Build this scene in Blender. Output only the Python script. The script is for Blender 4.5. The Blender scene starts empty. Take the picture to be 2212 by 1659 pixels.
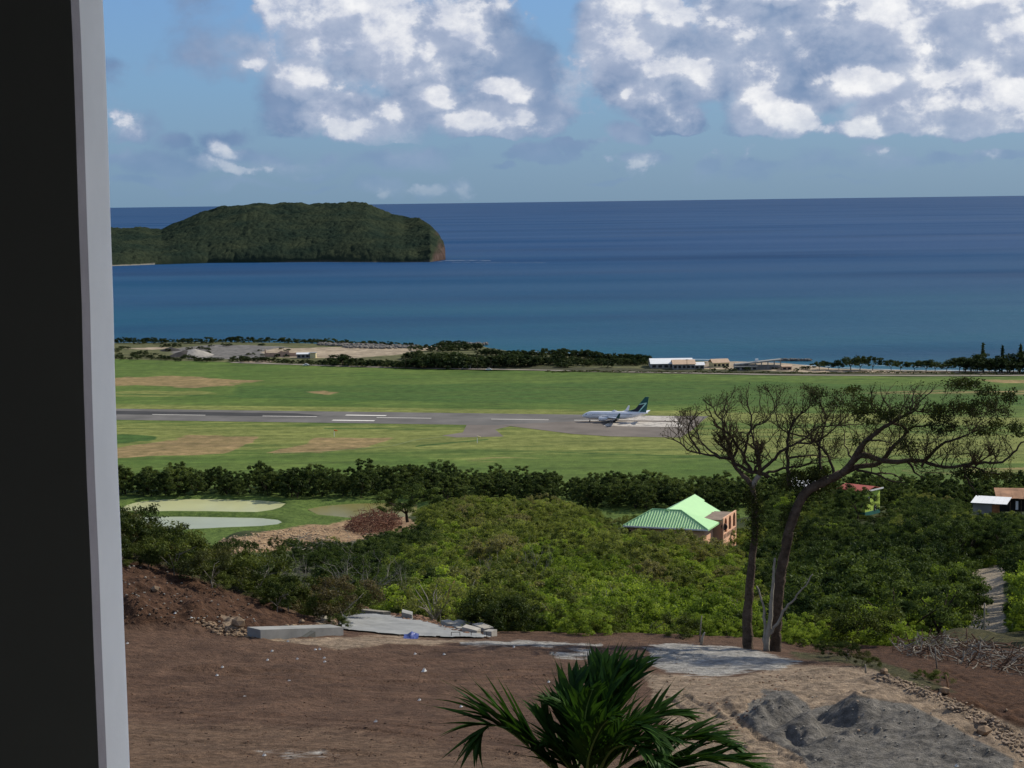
import bpy, math, random
import numpy as np
from mathutils import Vector, Matrix
R = math.radians
rng = np.random.default_rng(7)
random.seed(7)
SC = bpy.context.scene
COL = SC.collection

# ------------------------------------------------------------------ camera
W2, H2, F = 1106.0, 829.5, 4000.0          # photograph measured on a 2212 x 1659 grid
CAMH = 109.0
pitch = math.atan(393.2 / F); roll = R(0.755)
fw = Vector((0, math.cos(pitch), -math.sin(pitch)))
up0 = Vector((0, math.sin(pitch), math.cos(pitch)))
rt = Vector((1, 0, 0)) * math.cos(roll) - up0 * math.sin(roll)
up = Vector((1, 0, 0)) * math.sin(roll) + up0 * math.cos(roll)
cam = bpy.data.objects.new('camera', bpy.data.cameras.new('camera'))
COL.objects.link(cam)
cam.matrix_world = Matrix(((rt.x, up.x, -fw.x, 0), (rt.y, up.y, -fw.y, 0), (rt.z, up.z, -fw.z, CAMH), (0, 0, 0, 1)))
cam.data.sensor_width = 36; cam.data.lens = F / 2212 * 36
cam.data.clip_start = 0.05; cam.data.clip_end = 900000
SC.camera = cam

# ------------------------------------------------------------------ sun, sky, exposure
SUN_AZ, SUN_EL = R(58), R(36)              # azimuth right of the view direction
sd = Vector((math.sin(SUN_AZ) * math.cos(SUN_EL), math.cos(SUN_AZ) * math.cos(SUN_EL), math.sin(SUN_EL)))
sl = bpy.data.lights.new('sun', 'SUN'); sl.energy = 4.9; sl.angle = R(0.55); sl.color = (1, .92, .78)
so = bpy.data.objects.new('sun', sl); COL.objects.link(so)
so.rotation_euler = (-sd).to_track_quat('-Z', 'Y').to_euler(); so.location = (60, 40, 180)
SC.view_settings.view_transform = 'Standard'; SC.view_settings.look = 'None'
SC.view_settings.exposure = 0.0; SC.view_settings.gamma = 1; SC.view_settings.use_curve_mapping = False
SKY_STRENGTH = 0.1
cy = SC.cycles; cy.max_bounces = 5; cy.diffuse_bounces = 3; cy.glossy_bounces = 2; cy.transmission_bounces = 3

def horizon(x): return 436.3 - .01318 * (x - W2)
class NT:                                   # small node helper
    def __init__(s, t): s.t = t
    def n(s, kind, **kw):
        nd = s.t.nodes.new(kind)
        for k, v in kw.items():
            if k.startswith('i_'): nd.inputs[k[2:].replace('_', ' ')].default_value = v
            else: setattr(nd, k, v)
        return nd
    def l(s, a, b): s.t.links.new(a, b)
    def put(s, sock, v):
        if isinstance(v, bpy.types.NodeSocket): s.l(v, sock)
        else: sock.default_value = v
    def m(s, op, a, b=None, c=None, clamp=False):
        nd = s.t.nodes.new('ShaderNodeMath'); nd.operation = op; nd.use_clamp = clamp
        for i, v in enumerate((a, b, c)):
            if v is not None: s.put(nd.inputs[i], v)
        return nd.outputs[0]
    def vm(s, op, a, b=None, c=None):
        nd = s.t.nodes.new('ShaderNodeVectorMath'); nd.operation = op
        for i, v in enumerate((a, b, c)):
            if v is not None: s.put(nd.inputs[i], v)
        return nd.outputs['Value'] if op in ('LENGTH', 'DISTANCE', 'DOT_PRODUCT') else nd.outputs[0]
    def noise(s, vec, scale, detail=4, rough=.55, dist=0):
        nd = s.t.nodes.new('ShaderNodeTexNoise'); s.put(nd.inputs['Vector'], vec)
        nd.inputs['Scale'].default_value = scale; nd.inputs['Detail'].default_value = detail
        nd.inputs['Roughness'].default_value = rough; nd.inputs['Distortion'].default_value = dist
        return nd.outputs['Fac']
    def mr(s, v, a, b, c=0., d=1., smooth=False):
        nd = s.t.nodes.new('ShaderNodeMapRange'); s.put(nd.inputs[0], v)
        if smooth: nd.interpolation_type = 'SMOOTHSTEP'
        for i, x in enumerate((a, b, c, d)): s.put(nd.inputs[1 + i], x)
        return nd.outputs[0]
    def mix(s, f, a, b, mode='MIX'):
        nd = s.t.nodes.new('ShaderNodeMix'); nd.data_type = 'RGBA'; nd.blend_type = mode
        s.put(nd.inputs[0], f)
        for sock, v in ((nd.inputs[6], a), (nd.inputs[7], b)):
            if not isinstance(v, bpy.types.NodeSocket): v = tuple(v)[:3] + (1,)
            s.put(sock, v)
        return nd.outputs[2]
    def ramp(s, f, stops):
        nd = s.t.nodes.new('ShaderNodeValToRGB'); cr = nd.color_ramp
        while len(cr.elements) < len(stops): cr.elements.new(.5)
        for e, (p, c) in zip(cr.elements, stops): e.position = p; e.color = tuple(c)[:3] + (1,)
        s.put(nd.inputs[0], f); return nd.outputs[0]

world = bpy.data.worlds.new('World'); SC.world = world; world.use_nodes = True
wt = world.node_tree; wt.nodes.clear()
BLOBS = [  # x, y, rx, ry, amount  (where the cumulus stand, on the photograph's grid)
 (740,50,150,110,1),(840,120,120,110,1),(690,170,110,90,.95),(690,245,95,60,.9),(780,255,150,52,1),(920,250,150,50,.9),
 (1050,255,170,52,.95),(1020,80,115,90,.85),(950,140,100,90,.7),(1130,170,110,90,.75),(1190,250,55,50,.8),(470,130,120,50,.5),(570,110,90,50,.55),
 (1330,70,90,140,.8),(1450,110,130,120,.8),(1360,190,100,55,.9),(1600,60,220,130,.85),(1700,170,210,100,.85),(1860,70,210,140,1),(2060,80,230,160,1),
 (2230,110,180,190,1),(1900,248,120,58,1),(2050,238,160,68,1),(2200,240,120,68,1),(1650,255,85,52,.95),(1465,272,70,36,.8),(1350,292,55,24,.6),(1500,200,110,50,.75),
 (305,288,70,40,.7),(400,305,60,26,.5),(280,155,60,26,.4),(515,296,60,24,.6),(500,332,30,18,.8),(600,345,190,24,.5),(850,342,160,22,.5),(340,345,140,30,.45),
 (840,407,38,22,.7),(940,414,32,12,.55),(1015,410,20,20,.5),(1380,348,60,22,.5),(1160,330,70,16,.55),(1530,345,35,18,.5),(1885,330,40,14,.5),(2150,335,50,14,.5),(1780,360,300,26,.35),(260,345,60,14,.6),(430,352,60,14,.6),(700,335,60,14,.6),(930,332,50,12,.6),(690,365,80,12,.45),(1080,352,30,10,.5),(1250,315,60,14,.5),(1650,350,60,12,.5),(1800,395,120,10,.4),(2000,350,60,14,.5),(560,400,120,10,.4),(320,385,90,10,.4),(1300,395,90,9,.35),(700,398,60,8,.4),
 (-150,200,300,160,.9),(-600,150,300,180,1),(2600,170,260,170,1),(3100,200,300,160,.9),(700,-180,500,160,.95),(1800,-200,600,200,1)]
def azel(x, y): return ((x - W2) / F, (horizon(x) - y) / F)
HEADS = [  # sunlit cauliflower heads
 (740,30,120,60,1),(830,90,95,95,1),(700,90,50,45,.75),(668,165,44,32,1.1),(568,132,26,20,.8),(1010,55,75,55,.8),(955,110,60,65,.6),(945,212,50,26,.9),(1045,268,95,30,.85),(1095,205,55,22,.8),(770,280,95,36,.75),(870,245,60,40,.65),
 (1345,60,75,115,.8),(1440,30,60,60,.7),(1360,208,65,28,.65),(1480,152,100,34,.6),(1560,60,80,60,.35),(1885,45,72,66,1.1),(1975,110,45,65,.75),(2120,20,130,60,1.1),(2200,80,80,60,1.1),(1700,0,130,24,.9),(1640,215,52,62,1),(1700,262,55,38,.9),
 (1870,196,85,36,.9),(1845,272,65,32,.9),(1985,240,95,52,.95),(2150,238,110,56,1),(1466,270,38,30,.85),(500,330,20,14,1),(300,262,24,24,.65),(840,406,34,18,.8),(938,413,28,11,.7),(1016,410,14,18,.7),(1382,350,38,16,.6),(1530,345,22,14,.6),(1885,330,26,10,.6),(520,366,50,10,.45),(600,364,45,9,.45),(1620,325,12,12,.6),(2120,335,20,10,.6),
 (610,55,45,60,.6),(900,150,40,40,.6),(1290,160,50,60,.5),(1780,60,70,50,.5),(2040,170,120,40,.7),(-150,160,160,80,1),(-500,100,200,100,1),(2500,80,180,90,1),(2600,230,160,60,1),(3100,150,200,90,1),(700,-200,300,90,1),(1900,-220,400,120,1)]
def cloud_group(name, blobs, grow_, wscale, wamt, nz):
    g = bpy.data.node_groups.new(name, 'ShaderNodeTree')
    g.interface.new_socket('Vector', in_out='INPUT', socket_type='NodeSocketVector'); g.interface.new_socket('Density', in_out='OUTPUT', socket_type='NodeSocketFloat')
    G = NT(g); gi = g.nodes.new('NodeGroupInput'); go = g.nodes.new('NodeGroupOutput'); P0 = gi.outputs[0]
    w1 = g.nodes.new('ShaderNodeTexNoise'); G.l(P0, w1.inputs['Vector']); w1.inputs['Scale'].default_value = wscale; w1.inputs['Detail'].default_value = 5
    PP = G.vm('ADD', P0, G.vm('MULTIPLY', G.vm('SUBTRACT', w1.outputs['Color'], (.5, .5, .5)), wamt))
    acc = None; small = None
    for (bx, by, rx, ry, am) in blobs:
        a, e = azel(bx, by); gq = grow_ if (name == 'cloud_field' or rx > 40) else grow_ * .8; sx, sy = F / (rx * gq), F / (ry * gq); am = am * (.5 if (name == 'cloud_heads' and rx < 40 and by > 180 or bx < -100) else 1)
        v = G.m('MULTIPLY_ADD', G.vm('LENGTH', G.vm('MULTIPLY_ADD', PP, (sx, sy, 0), (-a * sx, -e * sy, 0))), -am, am)
        if by < 292 and ry > 26: acc = v if acc is None else G.m('SMOOTH_MAX', acc, v, .12)
        else: small = v if small is None else G.m('MAXIMUM', small, v)
    sp0 = g.nodes.new('ShaderNodeSeparateXYZ'); G.l(P0, sp0.inputs[0])       # the big cumulus share one flat base
    wob = G.m('MULTIPLY', G.m('SUBTRACT', G.noise(P0, 22, 5), .5), .030)
    acc = G.m('MAXIMUM', G.m('SUBTRACT', acc, G.mr(G.m('ADD', sp0.outputs[1], wob), .0265, .0345, 1.0, 0)), small)
    # away from the photographed patch the same kind of broken cumulus goes on
    sp = g.nodes.new('ShaderNodeSeparateXYZ'); G.l(P0, sp.inputs[0])
    gen = G.mr(G.noise(G.vm('MULTIPLY', P0, (1, 1.6, 0)), 4.2, 3), .42, .7, -.1, .75)
    ww = G.m('MAXIMUM', G.mr(sp.outputs[1], .13, .2, 0, 1), G.mr(G.m('ABSOLUTE', sp.outputs[0]), .42, .6, 0, 1))
    acc = G.m('ADD', G.m('MULTIPLY', acc, G.m('SUBTRACT', 1, ww)), G.m('MULTIPLY', gen, ww))
    for (sc_, det, ro, amt) in nz:
        acc = G.m('ADD', acc, G.m('MULTIPLY', G.m('SUBTRACT', G.noise(G.vm('MULTIPLY', P0, (1, 1.3, 0)), sc_, det, ro, .15), .5), amt))
    G.l(acc, go.inputs[0]); return g
gA = cloud_group('cloud_field', BLOBS, 1.42, 26, (.05, .03, 0), [(26, 7, .6, 1.1), (15, 3, .5, .5)])
gH = cloud_group('cloud_heads', HEADS, 1.5, 40, (.030, .022, 0), [(46, 5, .62, 1.5), (22, 3, .5, .9)])
Wn = NT(wt)
tc = wt.nodes.new('ShaderNodeTexCoord'); sx = wt.nodes.new('ShaderNodeSeparateXYZ'); Wn.l(tc.outputs['Generated'], sx.inputs[0])
az = Wn.m('ARCTAN2', sx.outputs[0], sx.outputs[1]); el = Wn.m('ARCSINE', sx.outputs[2])
cb = wt.nodes.new('ShaderNodeCombineXYZ'); Wn.l(az, cb.inputs[0]); Wn.l(el, cb.inputs[1])
def dens(vec, g_):
    nd = wt.nodes.new('ShaderNodeGroup'); nd.node_tree = g_; Wn.l(vec, nd.inputs[0]); return nd.outputs[0]
dA = dens(cb.outputs[0], gA); dH = dens(cb.outputs[0], gH); dS = dens(Wn.vm('ADD', cb.outputs[0], (.006, .009, 0)), gH); edge = Wn.m('SUBTRACT', dH, dS)
sc1 = Wn.vm('MULTIPLY', cb.outputs[0], (1, 1.3, 0)); fA = Wn.noise(sc1, 40, 5, .6); fB = Wn.noise(Wn.vm('ADD', sc1, (.0035, .0075, 0)), 40, 5, .6)
soft = Wn.noise(cb.outputs[0], 9, 2)
fade = Wn.mr(el, .0, .035, .25, .97)
head = Wn.mr(dH, .04, Wn.mr(edge, -.25, .30, 1.1, .40), 0, 1, True); halo = Wn.mr(dH, -.30, .3, 0, .85, True)
alpha = Wn.m('MULTIPLY', Wn.m('MAXIMUM', Wn.mr(dA, .03, Wn.mr(soft, .38, .62, .22, .60), 0, 1, True), Wn.mr(dH, .0, Wn.mr(edge, -.25, .25, .6, .28), 0, .97, True)), fade)
n3 = Wn.noise(Wn.vm('MULTIPLY', cb.outputs[0], (1, 1.3, 0)), 17, 4, .55)
grey = Wn.ramp(Wn.m('ADD', Wn.mr(n3, .36, .66, 0, .75), Wn.mr(az, -.2, .28, 0, .25)), [(0, (.135, .225, .395)), (.5, (.215, .305, .475)), (1, (.355, .43, .58))])
hl = Wn.ramp(Wn.m('ADD', Wn.m('ADD', Wn.m('ADD', Wn.mr(Wn.m('SUBTRACT', fA, fB), -.16, .16, 0, .4), Wn.mr(edge, -.3, .35, -.1, .35)), Wn.mr(dH, .2, .9, 0, .2)), Wn.mr(az, -.2, .28, 0, .2)), [(0, (.33, .40, .56)), (.40, (.50, .55, .68)), (.72, (.74, .76, .82)), (1, (.94, .94, .95))])
ccol = Wn.mix(head, Wn.mix(halo, grey, Wn.mix(Wn.mr(fA, .35, .65), (.32, .39, .545), (.47, .53, .66))), hl)
ccol = Wn.mix(Wn.mr(el, .0, .05, .55, 0), ccol, (.20, .33, .50))
sky = wt.nodes.new('ShaderNodeTexSky'); sky.sky_type = 'NISHITA'; sky.sun_disc = False
sky.sun_elevation = SUN_EL; sky.sun_rotation = SUN_AZ; sky.air_density = 1.2; sky.dust_density = .3; sky.ozone_density = 3.0; sky.altitude = 100
skyc = Wn.vm('MULTIPLY', sky.outputs[0], (SKY_STRENGTH,) * 3)
skyc = Wn.vm('MULTIPLY', skyc, (.80, .92, 1.12))
skyc = Wn.mix(Wn.mr(el, 0, .32, .86, 0), skyc, Wn.ramp(Wn.mr(el, 0, .14), [(0, (.145, .275, .43)), (.45, (.120, .285, .54)), (1, (.080, .235, .62))]))
allc = Wn.mix(alpha, skyc, ccol)
bg = wt.nodes.new('ShaderNodeBackground'); Wn.l(allc, bg.inputs[0]); bg.inputs[1].default_value = 1.0
wo = wt.nodes.new('ShaderNodeOutputWorld'); Wn.l(bg.outputs[0], wo.inputs[0])
try: world.cycles.sampling_method = 'MANUAL'; world.cycles.sample_map_resolution = 256
except Exception: pass

# ------------------------------------------------------------------ geometry helpers
FW, RT, UP = np.array(fw), np.array(rt), np.array(up)
def ray(x, y): return FW + RT * ((x - W2) / F) + UP * ((H2 - y) / F)
def at(x, y, d):                            # world point seen at (x, y) at distance d
    r = ray(x, y); r = r * (d / r[1]); return np.array((r[0], r[1], r[2] + CAMH))
def ong(x, y, z=0.):                        # world point seen at (x, y) on the level z
    r = ray(x, y); t = (z - CAMH) / r[2]; return np.array((r[0] * t, r[1] * t, z))
def proj(X, Y, Z):
    X, Y, Z = np.asarray(X, float), np.asarray(Y, float), np.asarray(Z, float) - CAMH
    dd = X * FW[0] + Y * FW[1] + Z * FW[2]
    return W2 + F * (X * RT[0] + Y * RT[1] + Z * RT[2]) / dd, H2 - F * (X * UP[0] + Y * UP[1] + Z * UP[2]) / dd
def hsh(ix, iy, s=0):
    h = (ix.astype(np.int64) * 374761393 + iy.astype(np.int64) * 668265263 + s * 974634777) & 0xffffffff
    h = ((h ^ (h >> 13)) * 1274126177) & 0xffffffff
    return ((h ^ (h >> 16)) & 0xffff) / 65535.
def vnoise(x, y, s=0):
    ix, iy = np.floor(x), np.floor(y); fx, fy = x - ix, y - iy
    fx = fx * fx * (3 - 2 * fx); fy = fy * fy * (3 - 2 * fy)
    a = hsh(ix, iy, s); b = hsh(ix + 1, iy, s); c = hsh(ix, iy + 1, s); d_ = hsh(ix + 1, iy + 1, s)
    return (a * (1 - fx) + b * fx) * (1 - fy) + (c * (1 - fx) + d_ * fx) * fy
def fbm(x, y, sc, oc=4, s=0, rough=.5):
    v = 0; a = 1; t = 0
    for o in range(oc):
        v = v + a * vnoise(x / sc * 2 ** o + 17.3 * o, y / sc * 2 ** o - 9.1 * o, s + o); t += a; a *= rough
    return v / t * 2 - 1
def sdf(px, py, poly, ys=1.):               # signed distance to a polygon, positive inside
    px = np.asarray(px, float); py = np.asarray(py, float) * ys
    P = np.array(poly, float); P[:, 1] *= ys
    dist = np.full(px.shape, 1e9); inside = np.zeros(px.shape, bool)
    for i in range(len(P)):
        ax, ay = P[i]; bx, by = P[(i + 1) % len(P)]
        ex, ey = bx - ax, by - ay
        t = np.clip(((px - ax) * ex + (py - ay) * ey) / (ex * ex + ey * ey + 1e-9), 0, 1)
        dist = np.minimum(dist, np.hypot(px - ax - t * ex, py - ay - t * ey))
        c = (ay > py) != (by > py)
        xs = ax + (py - ay) / (ey if abs(ey) > 1e-9 else 1e-9) * ex
        inside ^= c & (px < xs)
    return np.where(inside, dist, -dist)
def soft(px, py, poly, w, ys=1.): return np.clip(.5 + sdf(px, py, poly, ys) / (2 * w), 0, 1)

def link(name, me, mat=None, parent=None):
    o = bpy.data.objects.new(name, me); COL.objects.link(o)
    if mat is not None and me is not None:
        for m_ in (mat if isinstance(mat, (list, tuple)) else [mat]): me.materials.append(m_)
    if parent is not None: o.parent = parent
    return o
def mesh_np(name, V, Fc, smooth=False):
    V = np.asarray(V, np.float32).reshape(-1, 3); Fc = np.asarray(Fc, np.int32)
    k = Fc.shape[1]; me = bpy.data.meshes.new(name)
    me.vertices.add(len(V)); me.vertices.foreach_set('co', V.ravel())
    me.loops.add(Fc.size); me.loops.foreach_set('vertex_index', Fc.ravel())
    me.polygons.add(len(Fc)); me.polygons.foreach_set('loop_start', np.arange(0, Fc.size, k, dtype=np.int32))
    me.polygons.foreach_set('loop_total', np.full(len(Fc), k, np.int32))
    me.polygons.foreach_set('use_smooth', np.full(len(Fc), smooth, bool))
    me.update(calc_edges=True); me.validate(); return me
def vcol(me, name, A):
    A = np.asarray(A, np.float32)
    if A.shape[1] == 3: A = np.hstack([A, np.ones((len(A), 1), np.float32)])
    at_ = me.color_attributes.new(name, 'FLOAT_COLOR', 'POINT'); at_.data.foreach_set('color', A.ravel())
class MB:                                   # mesh builder
    def __init__(s): s.v = []; s.f = []; s.mi = []
    def face(s, pts, mi=0):
        n = len(s.v); s.v += [tuple(p) for p in pts]; s.f.append(tuple(range(n, n + len(pts)))); s.mi.append(mi)
    def box(s, c, d, M=None, mi=0):
        x, y, z = d[0] / 2, d[1] / 2, d[2] / 2; n = len(s.v)
        for a in (-x, x):
            for b in (-y, y):
                for e in (-z, z):
                    p = Vector((a, b, e))
                    if M is not None: p = M @ p
                    s.v.append((p.x + c[0], p.y + c[1], p.z + c[2]))
        for q in ((0, 1, 3, 2), (4, 6, 7, 5), (0, 4, 5, 1), (2, 3, 7, 6), (0, 2, 6, 4), (1, 5, 7, 3)):
            s.f.append(tuple(n + i for i in q)); s.mi.append(mi)
    def prism(s, poly, a, b, mi=0):         # poly in 3D, extruded from offset a to offset b
        a = Vector(a); b = Vector(b); P = [Vector(p) for p in poly]; n = len(s.v); k = len(P)
        s.v += [tuple(p + a) for p in P] + [tuple(p + b) for p in P]
        s.f.append(tuple(n + i for i in range(k))[::-1]); s.f.append(tuple(n + k + i for i in range(k))); s.mi += [mi, mi]
        for i in range(k):
            j = (i + 1) % k; s.f.append((n + i, n + j, n + k + j, n + k + i)); s.mi.append(mi)
    def tube(s, pts, rad, n=6, mi=0, cap=True, jit=0):
        pts = [Vector(p) for p in pts]; base = len(s.v)
        for i, p in enumerate(pts):
            t = (pts[min(i + 1, len(pts) - 1)] - pts[max(i - 1, 0)])
            t = t.normalized() if t.length > 1e-9 else Vector((0, 0, 1))
            u = t.cross(Vector((.13, .97, .21))).normalized(); w = t.cross(u)
            r = rad[i] if hasattr(rad, '__len__') else rad
            for k in range(n):
                a = 2 * math.pi * k / n; rr = r * (1 + jit * (random.random() - .5))
                s.v.append(tuple(p + u * (math.cos(a) * rr) + w * (math.sin(a) * rr)))
        for i in range(len(pts) - 1):
            for k in range(n):
                a = base + i * n + k; b = base + i * n + (k + 1) % n
                s.f.append((a, b, b + n, a + n)); s.mi.append(mi)
        if cap and n > 2:
            s.f.append(tuple(base + k for k in range(n))[::-1]); s.f.append(tuple(base + (len(pts) - 1) * n + k for k in range(n))); s.mi += [mi, mi]
    def build(s, name, mat, parent=None, smooth=False):
        me = bpy.data.meshes.new(name); me.from_pydata(s.v, [], s.f)
        me.polygons.foreach_set('material_index', s.mi)
        if smooth: me.polygons.foreach_set('use_smooth', [True] * len(s.f))
        me.update(); return link(name, me, mat, parent)
def tag(o, label=None, cat=None, group=None, kind=None):
    if label: o['label'] = label
    if cat: o['category'] = cat
    if group: o['group'] = group
    if kind: o['kind'] = kind
    return o
def empty(name, loc, rz=0):
    o = bpy.data.objects.new(name, None); COL.objects.link(o); o.location = loc; o.rotation_euler = (0, 0, rz); o.empty_display_size = .3
    return o

# ------------------------------------------------------------------ materials
def mat(name, col, rough=.85, spec=.3, noise=None, bump=None, metal=0., var=.25, coords='Object', sub=None):
    m_ = bpy.data.materials.new(name); m_.use_nodes = True; t = m_.node_tree; N = NT(t)
    b = t.nodes['Principled BSDF']; b.inputs['Roughness'].default_value = rough; b.inputs['Specular IOR Level'].default_value = spec
    b.inputs['Metallic'].default_value = metal
    tc_ = t.nodes.new('ShaderNodeTexCoord').outputs[coords]
    sc = noise or 2.
    f = N.noise(tc_, sc, 5, .6)
    c = N.mix(N.mr(f, .3, .7), [x * (1 - var) for x in col], [min(1, x * (1 + var)) for x in col])
    N.l(c, b.inputs['Base Color'])
    if bump:
        bp = t.nodes.new('ShaderNodeBump'); bp.inputs['Strength'].default_value = bump[1]; bp.inputs['Distance'].default_value = bump[2] if len(bump) > 2 else .05
        N.l(N.noise(tc_, bump[0], 5, .6), bp.inputs['Height']); N.l(bp.outputs[0], b.inputs['Normal'])
    return m_
def leafmat(name, dark, light, warm=None, trans=.35, nscale=.35):
    m_ = bpy.data.materials.new(name); m_.use_nodes = True; t = m_.node_tree; N = NT(t); t.nodes.clear()
    out = t.nodes.new('ShaderNodeOutputMaterial')
    at_ = t.nodes.new('ShaderNodeAttribute'); at_.attribute_name = 'tone'
    oi = t.nodes.new('ShaderNodeObjectInfo'); tc_ = t.nodes.new('ShaderNodeTexCoord')
    f = N.m('ADD', N.m('MULTIPLY', at_.outputs['Fac'], .75), N.m('MULTIPLY', N.m('SUBTRACT', oi.outputs['Random'], .5), .55))
    f = N.m('ADD', f, N.m('MULTIPLY', N.m('SUBTRACT', N.noise(tc_.outputs['Object'], nscale, 3), .5), .9), clamp=True)
    c = N.mix(f, dark, light)
    if warm: c = N.mix(N.mr(N.m('FRACT', N.m('MULTIPLY', oi.outputs['Random'], 7.31)), .72, .95, 0, .75), c, warm)
    d1 = t.nodes.new('ShaderNodeBsdfDiffuse'); N.l(c, d1.inputs[0])
    tr = t.nodes.new('ShaderNodeBsdfTranslucent'); N.l(N.mix(1, c, (1.25, 1.3, .6), 'MULTIPLY'), tr.inputs[0])
    gl = t.nodes.new('ShaderNodeBsdfGlossy'); gl.inputs['Roughness'].default_value = .45; gl.inputs[0].default_value = (.5, .55, .5, 1)
    m1 = t.nodes.new('ShaderNodeMixShader'); m1.inputs[0].default_value = trans; N.l(d1.outputs[0], m1.inputs[1]); N.l(tr.outputs[0], m1.inputs[2])
    m2 = t.nodes.new('ShaderNodeMixShader'); m2.inputs[0].default_value = .012; N.l(m1.outputs[0], m2.inputs[1]); N.l(gl.outputs[0], m2.inputs[2])
    N.l(m2.outputs[0], out.inputs[0]); return m_
M = {}
M['bark'] = mat('bark', (.090, .068, .050), .95, .1, 2.2, (9, 1., .12), var=.5)
M['barkdark'] = mat('bark_dark', (.05, .038, .028), .95, .1, 3, (14, .8, .05))
M['barkpale'] = mat('bark_pale', (.26, .235, .19), .9, .1, 3, (12, .6, .04))
M['leaf_mid'] = leafmat('leaf_hillside', (.080, .104, .026), (.275, .305, .082), (.22, .19, .10), .4)
M['leaf_bright'] = leafmat('leaf_bright', (.100, .150, .024), (.325, .410, .070), None, .42)
M['leaf_dark'] = leafmat('leaf_dark', (.015, .030, .010), (.125, .168, .042), None, .27)
M['leaf_belt'] = leafmat('leaf_belt', (.024, .042, .014), (.135, .170, .052), None, .36)
M['leaf_scrub'] = leafmat('leaf_scrub', (.024, .038, .010), (.130, .155, .035), (.12, .09, .05), .25)
M['leaf_coast'] = leafmat('leaf_coast', (.015, .028, .012), (.090, .110, .040), None, .22)
M['leaf_tree'] = leafmat('leaf_bare_tree', (.014, .022, .008), (.060, .070, .018), None, .2)
M['twig'] = mat('twig', (.075, .055, .030), .95, .1, 1, None, var=.4)

def ground_mat(name, cols, attrs, nsc, bump, fine=1.):
    """base colour (two-tone) + a list of (attribute, channel, colour A, colour B, raggedness); attributes are soil-type maps kept on the mesh"""
    m_ = bpy.data.materials.new(name); m_.use_nodes = True; t = m_.node_tree; N = NT(t)
    b = t.nodes['Principled BSDF']; b.inputs['Roughness'].default_value = .95; b.inputs['Specular IOR Level'].default_value = .1
    P = t.nodes.new('ShaderNodeTexCoord').outputs['Object']
    nA = N.noise(P, nsc[0], 6, .62); nB = N.noise(P, nsc[1], 5, .65)
    st = N.noise(N.vm('MULTIPLY', P, nsc[3]), nsc[2], 6, .65)
    c = N.mix(N.mr(nA, .3, .7), cols[0], cols[1])
    done = {}
    for (an, ch, ca, cb_, rag) in attrs:
        if an not in done:
            a_ = t.nodes.new('ShaderNodeAttribute'); a_.attribute_name = an; s_ = t.nodes.new('ShaderNodeSeparateColor'); N.l(a_.outputs['Color'], s_.inputs[0]); done[an] = (s_, a_)
        v = done[an][0].outputs[ch] if ch < 3 else done[an][1].outputs['Alpha']
        f = N.mr(N.m('ADD', v, N.m('MULTIPLY', N.m('SUBTRACT', st, .5), rag)), .38, .62)
        f = N.m('MULTIPLY', f, N.mr(v, .0, .08))
        c = N.mix(f, c, N.mix(N.mr(nB, .3, .7), ca, cb_))
    c = N.mix(1, c, N.ramp(N.mr(nB, .25, .75), [(0, (1 - .22 * fine,) * 3), (1, (1 + .2 * fine,) * 3)]), 'MULTIPLY')
    c = N.mix(1, c, N.ramp(N.mr(st, .25, .75), [(0, (1 - .28 * fine, 1 - .27 * fine, 1 - .25 * fine)), (1, (1 + .24 * fine, 1 + .22 * fine, 1 + .2 * fine))]), 'MULTIPLY')
    N.l(c, b.inputs['Base Color'])
    bp = t.nodes.new('ShaderNodeBump'); bp.inputs['Strength'].default_value = bump[1]; bp.inputs['Distance'].default_value = bump[2]
    N.l(N.noise(P, bump[0], 8, .7), bp.inputs['Height']); N.l(bp.outputs[0], b.inputs['Normal'])
    return m_

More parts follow.
